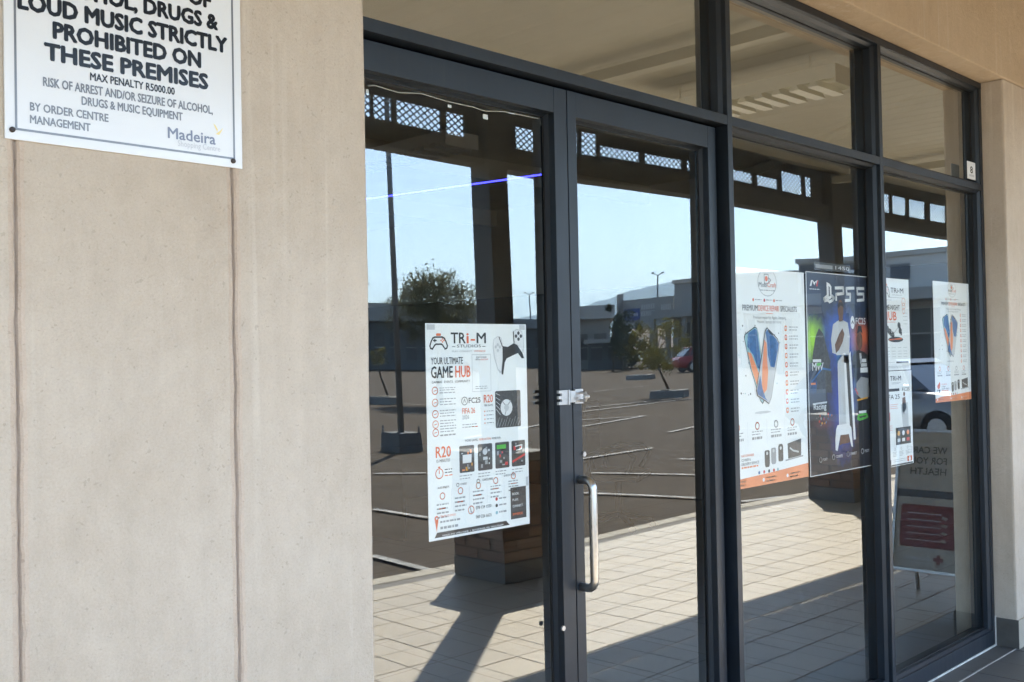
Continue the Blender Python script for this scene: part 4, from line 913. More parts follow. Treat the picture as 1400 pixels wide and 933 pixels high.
# ---------------------------------------------------------------- pavement signboard (A-frame) of a pharmacy
af = thing('pavement_sign', (0, 0, 0), 'folding pavement signboard about health care standing on the walkway', 'signboard')
M_CREAM = flat_mat('cream_sign_print', (0.46, 0.45, 0.41), 0.5, var=0.04); M_MAROON = flat_mat('maroon_print', (0.20, 0.055, 0.06), 0.5, var=0.1); M_SLATE = flat_mat('slate_print', (0.10, 0.11, 0.13), 0.5); M_TXT = flat_mat('dark_grey_print', (0.08, 0.08, 0.085), 0.5)
AW, AHT = 0.62, 0.83
def af_panel(name, tilt, off):
    """panel in the plane x = 0 facing -x, z from 0.2 to 1.03"""
    return None
m = MB(); m.box(-0.005, 0.005, -AW/2, AW/2, 0.0, AHT); pan = m.build('panel', M_CREAM, af)
fr = MB()
for y0, y1, z0, z1 in ((-AW/2 - 0.018, -AW/2, -0.018, AHT + 0.018), (AW/2, AW/2 + 0.018, -0.018, AHT + 0.018), (-AW/2, AW/2, AHT, AHT + 0.018), (-AW/2, AW/2, -0.018, 0)): fr.box(-0.012, 0.010, y0, y1, z0, z1)
for sy in (-1, 1): fr.box(-0.011, 0.009, sy * (AW/2 - 0.0) - 0.018 if sy < 0 else AW/2, (sy * (AW/2) if sy < 0 else AW/2 + 0.018), -0.21, -0.0185)
fr = fr.build('sign_frame', M_GALV, af, bevel=0.001)
rp = MB(); rp.box(-0.005, 0.005, -AW/2, AW/2, 0.0, AHT)
rp = rp.build('rear_panel', M_CREAM, af)
rf = MB()
for y0, y1, z0, z1 in ((-AW/2 - 0.018, -AW/2, -0.018, AHT + 0.018), (AW/2, AW/2 + 0.018, -0.018, AHT + 0.018), (-AW/2, AW/2, -0.018, 0)): rf.box(-0.010, 0.012, y0, y1, z0, z1)
for sy in (-1, 1): rf.box(-0.009, 0.011, min(sy * AW/2, sy * (AW/2 + 0.018)), max(sy * AW/2, sy * (AW/2 + 0.018)), -0.21, -0.0185)
rf = rf.build('rear_frame', M_GALV, af, bevel=0.001)
afp = MB(); aft = MB()
def AT(body, s0, s1, z, cap, ink, bold=0.02):      # s runs to the reader's right, which is -y on this face
    text(aft, body, s0, s1, z, cap, -0.0062, ink, bold)
AT('WE CARE', 0.015, 0.255, 0.70, 0.042, 0, .02); AT('FOR YOUR', 0.015, 0.275, 0.635, 0.042, 0, .02); AT('HEALTH', 0.015, 0.235, 0.57, 0.042, 0, .02)
flush_text()
afp.flat([(-AW/2, 0.43), (AW/2, 0.43), (AW/2, 0.475), (-AW/2, 0.475)], -0.0060, 2)
afp.flat([(-0.19, 0.13), (0.27, 0.13), (0.28, 0.145), (0.28, 0.37), (0.27, 0.385), (-0.19, 0.385), (-0.205, 0.37), (-0.205, 0.145)], -0.0062, 1)
for k in range(5): afp.flat([(0.03, 0.331 - .04*k), (0.24, 0.331 - .04*k), (0.24, 0.336 - .04*k), (0.03, 0.336 - .04*k)], -0.0066, 4)
for k in range(4): afp.flat([(0.00, 0.30 - .045*k), (0.03, 0.31 - .045*k), (0.02, 0.325 - .045*k), (-0.01, 0.315 - .045*k)], -0.0066, 3)
for (x0, x1, z0, z1) in ((0.025, 0.045, 0.035, 0.095), (0.005, 0.065, 0.055, 0.075)): afp.flat([(x0, z0), (x1, z0), (x1, z1), (x0, z1)], -0.0062 - (0.0003 if x1 - x0 > .03 else 0), 1)
afp.flat([(0.08, 0.055), (0.24, 0.055), (0.24, 0.072), (0.08, 0.072)], -0.0062, 4); afp.flat([(0.08, 0.035), (0.2, 0.035), (0.2, 0.042), (0.08, 0.042)], -0.0062, 4)
afp.flat([(-0.31 + 0.12*math.cos(R_(q)), 0.02 + 0.10*math.sin(R_(q))) for q in range(0, 91, 15)] + [(-0.31, 0.02)], -0.0062, 2)
def to_face(mb): mb.v = [(v[1], -v[0], v[2]) for v in mb.v]; return mb
pr = to_face(afp).build('printed_artwork', [M_TXT, M_MAROON, M_SLATE, M_CREAM, M_INKP], af, fix=False); tx = to_face(aft).build('printed_lettering', [M_TXT], af, fix=False)
tl = math.atan2(0.155, AHT)
for o in (pan, fr, pr, tx): o.location = (-0.165, 0, 0.21); o.rotation_euler = (0, tl, 0)
for o in (rp, rf): o.location = (0.165, 0, 0.21); o.rotation_euler = (0, -tl, 0)
af.location = (6.36, -0.42, 0.0)

# ---------------------------------------------------------------- vehicles
M_CARGLASS = flat_mat('car_glass', (0.02, 0.028, 0.045), 0.06, var=0.02, spec=0.9); M_LAMP = flat_mat('lamp_lens', (0.7, 0.7, 0.7), 0.15); M_TAIL = flat_mat('tail_lens', (0.35, 0.02, 0.02), 0.2); M_RIM = flat_mat('alloy_rim', (0.45, 0.45, 0.45), 0.35, 0.8)
def car(loc, rot, paint, label, s=1.0):
    c = thing('parked_car', (0, 0, 0), label, 'car', 'cars in the car park')
    # stations along x: (x, half width, z sill, z belt)
    st = [(-2.02,.62,.42,.72),(-1.95,.76,.32,.86),(-1.6,.84,.24,.93),(-0.9,.86,.20,.95),(0,.87,.20,.94),(0.9,.86,.20,.92),(1.35,.84,.22,.88),(1.8,.78,.28,.78),(1.98,.66,.36,.66)]
    m = MB(); rows = []
    for x, w, zb, zt in st:
        rows.append([(x,-w*.86,zb),(x,-w,zb+.10),(x,-w*1.02,(zb+zt)/2),(x,-w*.95,zt-.03),(x,-w*.84,zt),(x,w*.84,zt),(x,w*.95,zt-.03),(x,w*1.02,(zb+zt)/2),(x,w,zb+.10),(x,w*.86,zb)])
    for r in rows: m.v += r
    n = 10
    for i in range(len(rows) - 1):
        for k in range(n): m.f.append((i*n + k, i*n + (k+1) % n, (i+1)*n + (k+1) % n, (i+1)*n + k)); m.m.append(0)
    m.f += [tuple(range(n)), tuple(range((len(rows)-1)*n, len(rows)*n))]; m.m += [0, 0]
    m.build('body', paint, c, smooth=True)
    g1 = [(-1.78,.92,.72),(-1.30,1.40,.60),(0.25,1.44,.60),(1.02,.90,.72)]
    m = MB()
    for x, z, w in g1: m.v += [(x, -w, z), (x, w, z)]
    m.f += [(0,1,3,2),(2,3,5,4),(4,5,7,6),(0,2,4,6),(1,7,5,3),(0,6,7,1)]; m.m += [0, 1, 0, 0, 0, 0]
    m.build('cabin_glass', [M_CARGLASS, paint], c)
    m = MB(); m.v += [(-1.38,-.62,1.385),(-1.38,.62,1.385),(-1.28,.60,1.425),(-1.28,-.60,1.425),(.25,-.60,1.465),(.25,.60,1.465),(.36,.63,1.395),(.36,-.63,1.395)]
    m.f += [(0,1,2,3),(3,2,5,4),(4,5,6,7),(0,3,4,7),(1,6,5,2),(0,7,6,1)]; m.m += [0]*6; m.build('roof_panel', paint, c)
    for sy in (-1, 1):
        for xx in (-1.26, -0.42, 0.36): 
            m = MB(); zt_ = 1.405; m.tube([(xx - (.16 if xx < -1 else 0) + (.22 if xx > 0.3 else 0), sy*.72, .93), (xx + (.0 if xx < 0.3 else -.04), sy*.615, zt_)], .035, 6); m.build('pillar', paint, c)
        for xx in (-1.25, 1.20):
            m = MB(); m.tube([(xx, sy*.70, .31), (xx, sy*.885, .31)], .31, 20); ty = m.build('tyre', M_RUBBER, c)
            m = MB(); m.tube([(xx, sy*.86, .31), (xx, sy*.892, .31)], [.20, .18], 14); m.build('rim', M_RIM, ty)
        m = MB(); m.box(1.80, 1.93, sy*.60 - .12, sy*.60 + .12, .60, .70); m.build('headlight', M_LAMP, c, bevel=.02)
        m = MB(); m.box(-2.005, -1.93, sy*.62 - .09, sy*.62 + .09, .66, .84); m.build('taillight', M_TAIL, c, bevel=.02)
        m = MB(); m.box(.62, .74, sy*.90 - .06, sy*.90 + .06, .93, 1.04); m.build('mirror', paint, c, bevel=.02)
    for (x0, x1) in ((1.955, 1.992), ): m = MB(); m.box(x0, x1, -.26, .26, .40, .50); m.build('number_plate', M_LAMP, c)
    c.location = loc; c.rotation_euler = (0, 0, rot); c.scale = (s, s, s); return c
PAINT_S = flat_mat('silver_car_paint', (0.24, 0.23, 0.21), 0.3, 0.3, coat=0.8, var=0.02); PAINT_R = flat_mat('red_car_paint', (0.36, 0.03, 0.025), 0.3, coat=0.8, var=0.02); PAINT_D = flat_mat('dark_car_paint', (0.03, 0.035, 0.045), 0.25, coat=0.8, var=0.02); PAINT_W = flat_mat('white_car_paint', (0.7, 0.7, 0.69), 0.3, coat=0.8, var=0.02)
def lotp(u, v, g_=0.075): p = seen_on_lot(u, v, g_); return (p.x, p.y, p.z)
car((17.9, -5.9, lot_z(17.9, -5.9)), R_(100), PAINT_S, 'silver hatchback parked nose to the walkway behind the pavement signboard')
p = seen_far(965, 500, 60); car((p.x, p.y, lot_z(p.x, p.y)), R_(35), PAINT_R, 'red hatchback parked before the shops across the car park')
p = seen_far(838, 495, 84); car((p.x, p.y, lot_z(p.x, p.y)), R_(60), PAINT_D, 'dark hatchback parked under the trees beside the low building')

# ---------------------------------------------------------------- lamp posts, kerb planters, trees
def lamp_post(p, h, r, label, block=True, al=0.30):
    c = thing('lamp_post', tuple(p), label, 'lamp post', 'lamp posts of the car park')
    m = MB(); m.tube([(p.x, p.y, p.z + 0.02), (p.x, p.y, p.z + h)], [r, r * 0.6], 12); m.build('pole', M_POLE, c, smooth=True)
    if block:
        m = MB(); q = 0.27; m.hexa([(p.x-q,p.y-q,p.z-.05),(p.x+q,p.y-q,p.z-.05),(p.x+q,p.y+q,p.z-.05),(p.x-q,p.y+q,p.z-.05)], [(p.x-q*.92,p.y-q*.92,p.z+.33),(p.x+q*.92,p.y-q*.92,p.z+.33),(p.x+q*.92,p.y+q*.92,p.z+.33),(p.x-q*.92,p.y+q*.92,p.z+.33)]); m.build('concrete_base', M_PLINTH, c, bevel=.02)
        for sx in (-1, 1):
            for sy in (-1, 1): m = MB(); m.tube([(p.x+sx*.22, p.y+sy*.22, p.z+.32), (p.x+sx*.22, p.y+sy*.22, p.z+.44)], .016, 6); m.build('anchor_bolt', M_POLE, c)
    for s in (-1, 1):
        d = Vector((0.64, 0.77, 0)) * s * al
        m = MB(); m.tube([(p.x, p.y, p.z + h - 0.05), (p.x + d.x * 0.9, p.y + d.y * 0.9, p.z + h + 0.08)], .035, 8); am = m.build('arm', M_POLE, c)
        m = MB(); e = Vector((p.x, p.y, p.z + h + 0.08)) + d * 0.85; f_ = e + d * 0.65; nn = Vector((-d.y, d.x, 0)).normalized() * 0.10
        m.hexa([e - nn, e + nn, f_ + nn * .7, f_ - nn * .7], [v + Vector((0, 0, .12)) for v in (e - nn*.7, e + nn*.7, f_ + nn * .5, f_ - nn * .5)]); m.build('lamp_head', M_POLE, am)
    return c
p = seen_on_lot(551, 619, YGD); lamp_post(p, 9.5, 0.058, 'tall grey lamp post on a square concrete base near the walkway')
p = seen_far(893, 500, 78); p.z = lot_z(p.x, p.y); lamp_post(p, 1.536 + 78 * math.tan(R_(4.35)) - p.z, 0.08, 'far slim lamp post with two arms behind the shop wing', False)
p = seen_far(734, 500, 95); p.z = lot_z(p.x, p.y); lamp_post(p, 1.536 + 95 * math.tan(R_(3.6)) - p.z, 0.09, 'slim lamp post far off below the hills', False)
p = seen_far(508, 500, 85); p.z = lot_z(p.x, p.y); lamp_post(p, 1.536 + 85 * math.tan(R_(3.9)) - p.z, 0.08, 'slim lamp post behind the flat roofed building', False)
def planter(u0, u1, v, h=0.24):
    a, b = seen_on_lot(u0, v), seen_on_lot(u1, v); ln = max(0.6, (b - a).length); c = (a + b) / 2; d = (b - a).normalized(); nn = Vector((-d.y, d.x, 0)) * 0.42
    z = lot_z(c.x, c.y); m = MB(); A, B = c - d * ln/2, c + d * ln/2
    def ringq(k, zz): return [Vector((q.x, q.y, zz)) for q in (A*1 + nn*k + d*(1-k)*.3, A - nn*k + d*(1-k)*.3, B - nn*k - d*(1-k)*.3, B + nn*k - d*(1-k)*.3)]
    m.hexa(ringq(1, z - .05), ringq(.96, z + h)); m.build
    return m, c, z
def leaves(m, c, rad, n, size, clumps, up=0.3, mi=0):
    cl = []
    for _ in range(clumps):
        while True:
            d = Vector((random.uniform(-1, 1), random.uniform(-1, 1), random.uniform(-1, 1)))
            if 0.15 < d.length < 1: break
        cl.append((Vector((c[0] + d.x * rad[0], c[1] + d.y * rad[1], c[2] + d.z * rad[2])), random.uniform(0.18, 0.42) * min(rad)))
    for k in range(n):
        cc, r = random.choice(cl); p = cc + Vector((random.gauss(0, 1), random.gauss(0, 1), random.gauss(0, 1))) * r * 0.6
        a = Vector((random.uniform(-1, 1), random.uniform(-1, 1), random.uniform(-1, 1) + up)).normalized(); b = a.orthogonal().normalized(); b = (b * math.cos(k) + a.cross(b) * math.sin(k)); s = size * random.uniform(0.6, 1.4)
        m.add([p - a * s, p + b * s * 0.32, p + a * s, p - b * s * 0.32], [(0, 1, 2, 3)], mi)
    return cl
def tree(base, h, rad, n, size, label, leafm, lean=(0, 0), trunk_r=0.08, clumps=26, group='trees beyond the car park', cz=None, sprays=0):
    base = Vector(base); t = thing('tree', tuple(base), label, 'tree', group)
    top = base + Vector((lean[0], lean[1], h - rad[2])); cc = top if cz is None else Vector((top.x, top.y, cz))
    m = MB(); cl = leaves(m, cc, rad, n, size, clumps)
    for _ in range(sprays):
        a = random.uniform(0, 6.28); e = random.uniform(0.1, 1.2); d = Vector((math.cos(a) * math.cos(e), math.sin(a) * math.cos(e), math.sin(e)))
        s0 = cc + Vector((d.x * rad[0], d.y * rad[1], d.z * rad[2])) * 0.6; L = random.uniform(0.5, 0.95) * rad[2]
        for q in range(46):
            f_ = q / 46; p = s0 + d * L * f_ + Vector((random.gauss(0, .05), random.gauss(0, .05), random.gauss(0, .05) - 0.08 * f_ * f_)) * L; a_ = (d + Vector((random.uniform(-.6, .6), random.uniform(-.6, .6), random.uniform(-.4, .5)))).normalized(); b = a_.orthogonal().normalized(); s = size * random.uniform(.6, 1.2)
            m.add([p - a_ * s, p + b * s * .3, p + a_ * s, p - b * s * .3], [(0, 1, 2, 3)], 0)
    m.build('crown', leafm, t, fix=False)
    k = MB(); mid = base.lerp(cc, 0.5) + Vector((lean[0] * 0.15, lean[1] * .15, 0)); k.tube([base - Vector((0, 0, .05)), mid, cc], [trunk_r, trunk_r * .75, trunk_r * .45], 8)
    for q, _ in cl[:9]: k.tube([cc.lerp(mid, 0.35), cc.lerp(q, 0.5) + Vector((0, 0, -.05)), q], [trunk_r * .4, trunk_r * .25, trunk_r * .1], 5)
    k.build('trunk', M_BARK, t, smooth=True); return t
for (u0, u1, v, lab) in ((889, 937, 545, 'low concrete kerb planter under the small leaning tree'), (856, 888, 519, 'low concrete kerb planter farther off in the car park'), (513, 546, 556, 'low concrete kerb planter with a bent sapling beside the lamp post')):
    m, c, z = planter(u0, u1, v); th = thing('planter', (c.x, c.y, z), lab, 'planter', 'kerb planters in the car park'); m.build('planter_kerb', M_CONC, th, bevel=.03)
    s_ = MB(); s_.box(c.x - .24, c.x + .24, c.y - .18, c.y + .18, z + .2405, z + .262); s_.build('planter_soil', M_GROUND, th)
p = seen_on_lot(913, 542); r_ = math.hypot(p.x, p.y); q = seen_far(888, 480, r_)
tree((p.x, p.y, lot_z(p.x, p.y) + .2), 0, (1.05, 1.05, 0.85), 2900, 0.055, 'small yellow green tree with a leaning bare trunk in a kerb planter', M_LEAF2, (q.x - p.x, q.y - p.y), .05, 24, cz=q.z + 0.1)
p = seen_on_lot(535, 553); tree((p.x, p.y, lot_z(p.x, p.y) + .2), 0, (0.35, 0.35, 0.3), 260, 0.06, 'bent bare sapling in a kerb planter beside the lamp post', M_LEAF2, (-.2, -.3), .04, 8, cz=lot_z(p.x, p.y) + 1.5)
p = seen_far(604, 470, 33); tree((p.x, p.y, lot_z(p.x, p.y)), 0, (1.35, 1.35, 1.05), 9000, 0.062, 'broad dusty green tree with feathery branch tips in the car park', M_LEAF, (0, 0), .12, 40, cz=seen_far(604, 428, 33).z, sprays=44)
for k, (u, w, h_, r_, l_) in enumerate(((833, .55, 4.9, 70, 'slender dark poplar beside the low building'), (845, .8, 4.3, 72, 'bushy dark tree next to the slender poplar'), (858, .9, 3.6, 74, 'low dark tree nearest the shop sign band'))):
    p = seen_far(u, 470, r_); z = lot_z(p.x, p.y); tree((p.x, p.y, z), 0, (w, w, h_ * .42), 1500, 0.14, l_, M_LEAF3, (0, 0), .1, 16, cz=z + h_ * .56)

# ---------------------------------------------------------------- buildings across the car park
M_BGREY = flat_mat('grey_block_wall', (0.33, 0.32, 0.295), 0.85, var=0.08, scale=0.6); M_BLIGHT = flat_mat('pale_block_wall', (0.44, 0.42, 0.38), 0.85, var=0.06, scale=0.5); M_BDARK = flat_mat('dark_shop_glazing', (0.03, 0.034, 0.04), 0.2, var=0.1); M_BBLUE = flat_mat('blue_fascia_panel', (0.035, 0.07, 0.26), 0.5, var=0.1, scale=1); M_ROOF = flat_mat('brown_tile_roof', (0.20, 0.14, 0.11), 0.8, var=0.15, scale=2); M_BTEXT = flat_mat('pale_fascia_letters', (0.6, 0.6, 0.58), 0.5); M_BFASC = flat_mat('slate_fascia', (0.085, 0.095, 0.11), 0.6, var=0.08, scale=0.7)
def wing(name_label, x, y0, y1, ztop, zcan, depth=14, bays=5, label=None, mat=None, par=0.25):
    z0 = lot_z(x, (y0 + y1) / 2) - 0.3
    b = thing('shop_wing', (x + depth / 2, (y0 + y1) / 2, z0), label, 'building', 'shop wings across the car park')
    m = MB(); m.box(x, x + depth, y0, y1, z0, ztop); w = m.build('wall', mat or M_BGREY, b)
    m = MB(); m.box(x - .15, x + depth + .15, y0 - .1, y1 + .1, ztop + .005, ztop + par); m.build('parapet', M_BLIGHT, b)
    m = MB(); m.box(x - 2.6, x - .01, y0, y1, zcan, zcan + .55); m.build('awning', M_BGREY, b)
    st = (y1 - y0) / bays
    for k in range(bays):
        a, c = y0 + st * k + .45, y0 + st * (k + 1) - .45
        m = MB(); m.box(x - .06, x - .005, a, c, z0 + .35, zcan - .35); wd = m.build('shop_window', M_BDARK, b)
        for q in (0, .33, .66, 1): m = MB(); yy = a + (c - a) * q; m.box(x - .10, x - .062, yy - .035, yy + .035, z0 + .35, zcan - .35); m.build('window_bar', M_BLIGHT, wd)
        m = MB(); m.box(x - .10, x - .062, a + .04, c - .04, z0 + 2.3, z0 + 2.38); m.build('window_bar', M_BLIGHT, wd)
        m = MB(); m.box(x - 2.45, x - 2.2, a - .58, a - .33, z0, zcan - .005); m.build('awning_post', M_BGREY, b)
    return b, z0
M_BWALL = flat_mat('light_rendered_wall', (0.52, 0.51, 0.48), 0.85, var=0.06, scale=0.5)
wa, z0 = wing('a', 50, seen_on_x(1098, 357, 50, YG).y, -5.0, seen_on_x(1150, 357, 50, YG).z, 3.9, label='tall grey shop wing with a slate panel and dark fascia, nearest the walkway', mat=M_BWALL)
m = MB(); ya, yb = seen_on_x(1212, 370, 49.9).y, seen_on_x(1238, 370, 49.9).y; m.box(49.9, 49.995, ya, yb, seen_on_x(1225, 382, 49.9).z, seen_on_x(1225, 361, 49.9).z); m.build('slate_panel', M_BFASC, wa)
m = MB(); ya = seen_on_x(1100, 370, 49.9).y; yb = seen_on_x(1204, 370, 49.9).y; m.box(49.92, 49.995, ya, yb, 4.2, 6.1); m.build('slate_fascia', M_BFASC, wa)
for u in (1171, 1176): p = seen_on_x(u, 369, 49.9); m = MB(); m.tube([(49.9, p.y, p.z), (49.8, p.y, p.z)], .10, 10); m.build('wall_lamp', M_LAMP, wa)
wb, z0 = wing('b', 60, seen_on_x(913, 389, 60, YGD).y, seen_on_x(1096, 389, 60, YG).y, seen_on_x(935, 388, 60, YGD).z, 4.0, label='lower grey shop wing with glazed shopfronts behind the red car', bays=4)
# link building with sign band
lk = thing('sign_band_link', (63, -48, 0.5), 'open passage link with a blue and grey sign band between the shops', 'building'); xl = 62.0
ya, yb = seen_on_x(912, 420, xl).y, seen_on_x(845, 420, xl).y; zt, zb_ = seen_on_x(880, 408, xl).z, seen_on_x(880, 441, xl).z
m = MB(); m.box(xl, xl + 4, yb, ya, zb_, zt); bandp = m.build('sign_band', M_BGREY, lk)
m = MB(); m.box(xl - .25, xl + 4.2, yb - .15, ya, zb_ - .38, zb_ - .005); m.build('canopy_edge', M_BLIGHT, lk)
m = MB(); y2 = seen_on_x(868, 430, xl).y; m.box(xl - .06, xl - .004, yb + .1, y2, zb_ + .25, zb_ + (zt - zb_) * .62); m.build('blue_panel', M_BBLUE, bandp)
for (u0, u1, f0, f1) in ((870, 889, .55, .75), (870, 889, .28, .48), (897, 911, .38, .68), (850, 866, .30, .45)):
    y0_, y1_ = seen_on_x(u1, 425, xl).y, seen_on_x(u0, 425, xl).y; lo, hi = min(y0_, y1_), max(y0_, y1_); n_ = 6; m = MB()
    for k in range(n_): m.box(xl - .10, xl - .065, lo + (hi - lo) * (k + .1) / n_, lo + (hi - lo) * (k + .75) / n_, zb_ + (zt - zb_) * f0, zb_ + (zt - zb_) * f1)
    m.build('band_lettering', M_BTEXT, bandp)
for yy in (yb + .1, yb + 2.6, ya - .5): m = MB(); m.box(xl + .1, xl + .4, yy - .15, yy + .15, lot_z(xl, yy) - .2, zb_ - .385); m.build('link_post', M_BGREY, lk)
m = MB(); m.box(xl - .3, xl + .05, yb - .35, yb - .02, lot_z(xl, yb) - .2, zt + .5); m.build('mast', M_BGREY, lk)
# house with brown roof behind the passage, low flat building, and the flat roofed block to the left
def block(u0, u1, vtop, r, label, wallm, band=0.0, bandm=None, depth=10, roof=False, openings=4):
    a = seen_far(u0, vtop, r); b = seen_far(u1, vtop, r); ztop = (a.z + b.z) / 2; d = (b - a); d.z = 0; ln = d.length; d.normalize(); nn = Vector((d.y, -d.x, 0))
    if nn.dot(Vector((a.x, a.y, 0))) < 0: nn = -nn
    z0 = lot_z((a.x + b.x) / 2, (a.y + b.y) / 2) - .3
    o = thing('far_house' if roof else 'flat_roofed_block', ((a.x + b.x) / 2, (a.y + b.y) / 2, z0), label, 'building', 'buildings beyond the car park')
    def P(s, t, z): v = a + d * s + nn * t; return Vector((v.x, v.y, z))
    def bx(nm, s0, s1, t0, t1, z_0, z_1, mt, par): m = MB(); m.hexa([P(s0,t0,z_0),P(s1,t0,z_0),P(s1,t1,z_0),P(s0,t1,z_0)], [P(s0,t0,z_1),P(s1,t0,z_1),P(s1,t1,z_1),P(s0,t1,z_1)]); return m.build(nm, mt, par)
    zw = ztop - band; bx('wall', 0, ln, 0, depth, z0, zw - .01, wallm, o)
    if band and not roof: bx('roof_band', -.3, ln + .3, -1.2, depth + .3, zw, ztop, bandm, o)
    if roof:
        m = MB(); m.add([P(-.4,-.6,zw), P(ln+.4,-.6,zw), P(ln+.4,depth+.6,zw), P(-.4,depth+.6,zw), P(ln*.15,depth/2,ztop), P(ln*.85,depth/2,ztop)], [(0,1,5,4),(1,2,5),(2,3,4,5),(3,0,4),(0,3,2,1)]); m.build('roof', bandm, o)
    for k in range(openings):
        s0 = ln * (k + .15) / openings; s1 = ln * (k + .8) / openings; wdw = bx('window', s0, s1, -.06, -.005, z0 + 1.0, min(z0 + 3.0, zw - .4), M_BDARK, o); bx('window_frame', s0, s1, -.10, -.062, z0 + 1.9, z0 + 1.98, M_BLIGHT, wdw)
    return o
block(470, 665, 419, 78, 'long flat roofed block with a grey roof band behind the broad tree', M_BFASC, 1.3, M_BGREY, 12, openings=9)
block(690, 800, 434, 92, 'flat roofed dark building below the distant hills', M_BFASC, 0.8, M_BGREY, 10, openings=5)
block(778, 828, 417, 80, 'narrow pale topped building beside the poplar', M_BGREY, 1.0, M_BLIGHT, 10, openings=2)
block(800, 846, 462, 76, 'low shed with a pale flat roof by the passage', M_BFASC, 0.3, M_BLIGHT, 6, openings=2)
block(848, 915, 446, 120, 'brown roofed house seen through the passage', M_BGREY, 2.6, M_ROOF, 9, True, 4)

# ---------------------------------------------------------------- hills on the skyline
hl = MB(); nseg = 120; rowsn = 7; RH = 2600
def ridge(az):
    u = (az - 22) / 40
    e = 3.95 - 0.0 * u
    e = 0.8 + 3.2 * math.exp(-((az - 35.5) / 7.5) ** 2) + 1.1 * math.exp(-((az - 48) / 6) ** 2) + 0.12 * mnoise.noise(Vector((az * 1.3, 0, 0))) + 0.06 * mnoise.noise(Vector((az * 6, 3, 0)))
    return RH * math.tan(R_(max(0.3, e)))
for j in range(rowsn + 1):
    t_ = j / rowsn
    for i in range(nseg + 1):
        az = 5 + 65 * i / nseg; rr = RH * (0.62 + 0.38 * t_); zz = ridge(az) * (t_ ** 1.4) + 12 * mnoise.noise(Vector((az * .9, t_ * 4, 2))) * t_ * (1 - t_)
        hl.v.append((rr * math.cos(R_(-az)), rr * math.sin(R_(-az)), zz - 2 + (0)))
for j in range(rowsn):
    for i in range(nseg): a = j * (nseg + 1) + i; hl.f.append((a, a + 1, a + nseg + 2, a + nseg + 1)); hl.m.append(0)
M_HILL = flat_mat('wooded_hill', (0.06, 0.07, 0.045), 0.95, var=0.3, scale=0.02)
tag(hl.build('hill', M_HILL, smooth=True), 'wooded ridge on the skyline beyond the shops', kind='structure')

# ---------------------------------------------------------------- things inside the shop
M_FIX = flat_mat('white_enamel', (0.88, 0.86, 0.77), 0.4, var=0.03)
def fixture(x0, y0, label, zt=3.272):
    c = thing('light_fixture', (x0 + .17, y0 + .6, zt), label, 'light fixture', 'fluorescent fittings')
    w, l_, h_ = 0.345, 1.50, 0.115
    m = MB(); m.box(x0, x0 + w, y0, y0 + .004, zt - h_, zt); m.box(x0, x0 + w, y0 + l_, y0 + l_ + .004, zt - h_, zt); m.box(x0, x0 + .004, y0 + .0042, y0 + l_ - .0002, zt - h_ + .03, zt - .0002); m.box(x0 + w - .004, x0 + w, y0 + .0042, y0 + l_ - .0002, zt - h_ + .03, zt - .0002); m.box(x0 + .0042, x0 + w - .0042, y0 + .0042, y0 + l_ - .0002, zt - .006, zt - .0004)
    m.build('housing', M_FIX, c)
    for k in range(11):
        yy = y0 + .10 + .125 * k; m = MB(); m.prism([(yy - .035, zt - h_), (yy + .035, zt - h_ ), (yy, zt - h_ + .055)], 'x', x0 + .006, x0 + w - .006); m.build('louvre_blade', M_FIX, c)
    for xx in (x0 + .09, x0 + w - .09): m = MB(); m.tube([(xx, y0 + .03, zt - .035), (xx, y0 + l_ - .03, zt - .035)], .013, 8); m.build('tube', M_FIX, c)
    for yy in (y0 + .25, y0 + l_ - .25): m = MB(); m.tube([(x0 + w/2, yy, zt), (x0 + w/2, yy, 3.402)], .006, 6); m.build('hanger', M_FIX, c)
    return c
fixture(5.80, -2.30, 'white louvred fluorescent fitting under the walkway canopy')
fixture(5.22, 3.80, 'white louvred fluorescent fitting deeper in the shop')
# blue light strip
E_BLUE = emit_mat('blue_led', (0.04, 0.04, 1.0), 1.5); E_WHITE = emit_mat('cool_led', (0.55, 0.55, 1.0), 1.6)
def at_height(u, v, z): d = ray(u, v); return CAM + d * ((z - HCAM) / d.z)
A = at_height(470, 276.5, 2.55); B = at_height(748, 237.5, 2.55)
ls = thing('light_strip', tuple(B), 'blue glowing light strip high inside the shop behind the left door', 'light strip')
m = MB(); m.tube([A, B], 0.004, 6); m.build('strip_backing', M_FIX, ls)
m = MB(); n_ = 150
for k in range(n_): c = A.lerp(B, (k + .5) / n_); q = 0.0038; m.box(c.x - q, c.x + q, c.y - q - .012, c.y + q - .012, c.z - q - .002, c.z + q - .002)
tag(m.build('led_row', E_BLUE, ls), kind='stuff')
# string lights along the edge of the left leaf
sl = thing('string_lights', (2.28, 0.095, 1.2), 'thin wire of tiny lights taped inside the left door leaf', 'string lights')
path = [on_plane(*q, 0.090) for q in ((503, 118), (512, 117), (545, 127), (575, 128), (612, 139), (648, 147), (662, 152), (690, 153), (715, 158), (738, 163))] + [on_plane(741.8 + (v - 200) * .0205 + (1.0 if k % 2 else -.3), v, 0.0895) for k, v in enumerate(range(180, 960, 38))]
MB().tube(path, 0.0011, 5).build('wire', M_FIX, sl, smooth=True)
for k, q in enumerate(path[11::1]):
    m = MB(); m.tube([q - Vector((0, .003, .0035)), q + Vector((0, -.003, .0035))], .0024, 6); m.build('bulb', E_WHITE, sl)
for (u, v, du, dv) in ((612, 143, 5, 5), (660, 156, 7, 8), (695, 154, 9, 3), (500, 122, 4, 8)):
    p = on_plane(u, v, .0885); q = on_plane(u + du, v + dv, .0885); m = MB(); m.box(p.x, q.x, .0880, .0884, q.z, p.z); m.build('tape_piece', M_WHITE, sl)
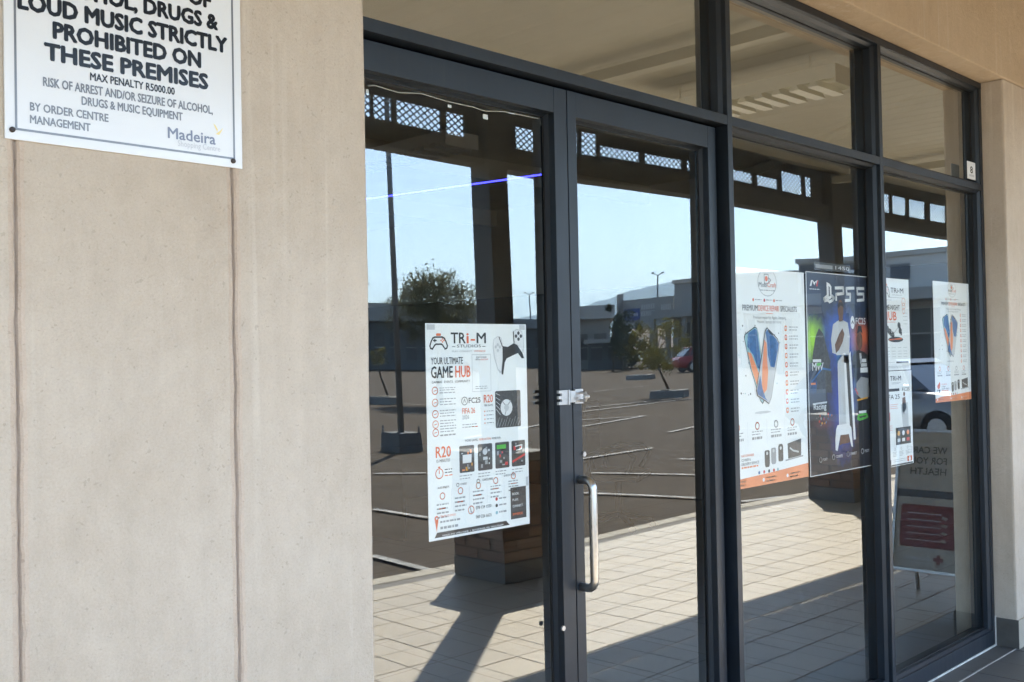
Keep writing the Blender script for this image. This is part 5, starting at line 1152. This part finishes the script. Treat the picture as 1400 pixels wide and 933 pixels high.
# chair and desk in the dim shop
M_CHAIR = flat_mat('black_mesh_chair', (0.022, 0.021, 0.020), 0.95, spec=0.1)
ch = thing('office_chair', (0, 0, 0), 'black office chair standing inside behind the right door leaf', 'chair')
m = MB(); m.box(-.25, .25, -.25, .25, .44, .52); m.build('seat', M_CHAIR, ch, bevel=.03)
m = MB(); m.box(-.24, .24, .22, .27, .60, 1.14); m.build('backrest', M_CHAIR, ch, bevel=.025)
for s in (-1, 1):
    m = MB(); m.tube([(s*.27, .20, .50), (s*.31, .18, .68), (s*.31, .05, .73), (s*.31, -.16, .72), (s*.30, -.22, .66), (s*.27, -.14, .52)], .022, 8); m.build('armrest', M_CHAIR, ch, smooth=True)
m = MB(); m.tube([(0, 0, .12), (0, 0, .44)], .03, 10); m.build('gas_lift', M_CHAIR, ch)
m = MB(); m.tube([(0, .22, .48), (0, .27, .62)], .03, 8); m.build('back_bracket', M_CHAIR, ch)
for k in range(5):
    a = k * 2 * math.pi / 5; m = MB(); m.tube([(0, 0, .13), (.30 * math.cos(a), .30 * math.sin(a), .075)], [.03, .018], 8); lg = m.build('leg', M_CHAIR, ch)
    m = MB(); m.tube([(.30*math.cos(a) - .02, .30*math.sin(a), .03), (.30*math.cos(a) + .02, .30*math.sin(a), .03)], .03, 10); m.build('castor', M_CHAIR, lg)
cp = at_height(845, 622, 0.66); ch.location = (cp.x + 0.12, cp.y + 0.1, -0.012); ch.rotation_euler = (0, 0, R_(25))
dk = thing('desk', (0, 0, 0), 'dark desk standing behind the office chair in the shop', 'desk'); M_DESK = flat_mat('dark_wood', (0.06, 0.05, 0.042), 0.5)
m = MB(); m.box(-.8, .8, -.35, .35, .70, .735); m.build('desk_top', M_DESK, dk, bevel=.004)
for sx in (-1, 1): m = MB(); m.box(sx*.76 - .018, sx*.76 + .018, -.32, .32, 0, .699); m.build('side_panel', M_DESK, dk)
m = MB(); m.box(-.741, .741, .28, .30, .25, .699); m.build('modesty_panel', M_DESK, dk)
dk.location = (6.4, 5.2, -0.012)

# ---------------------------------------------------------------- the air
hz_ = MB(); hz_.box(-3260, 3260, -3260, 3260, -3.0, 230.0)
haze = hz_.build('haze', []) if False else None
me = bpy.data.meshes.new('haze'); me.from_pydata(hz_.v, [], hz_.f); haze = bpy.data.objects.new('haze', me); COL.objects.link(haze)
t = NT('pale_air'); pv = t.n('VolumePrincipled'); pv.inputs['Color'].default_value = (0.52, 0.76, 1.0, 1); pv.inputs['Density'].default_value = 0.00030; pv.inputs['Anisotropy'].default_value = 0.3
t.l(pv.outputs[0], t.out.inputs['Volume']); me.materials.append(t.mat)
tag(haze, 'thin pale haze lying over the car park and hills', kind='stuff')
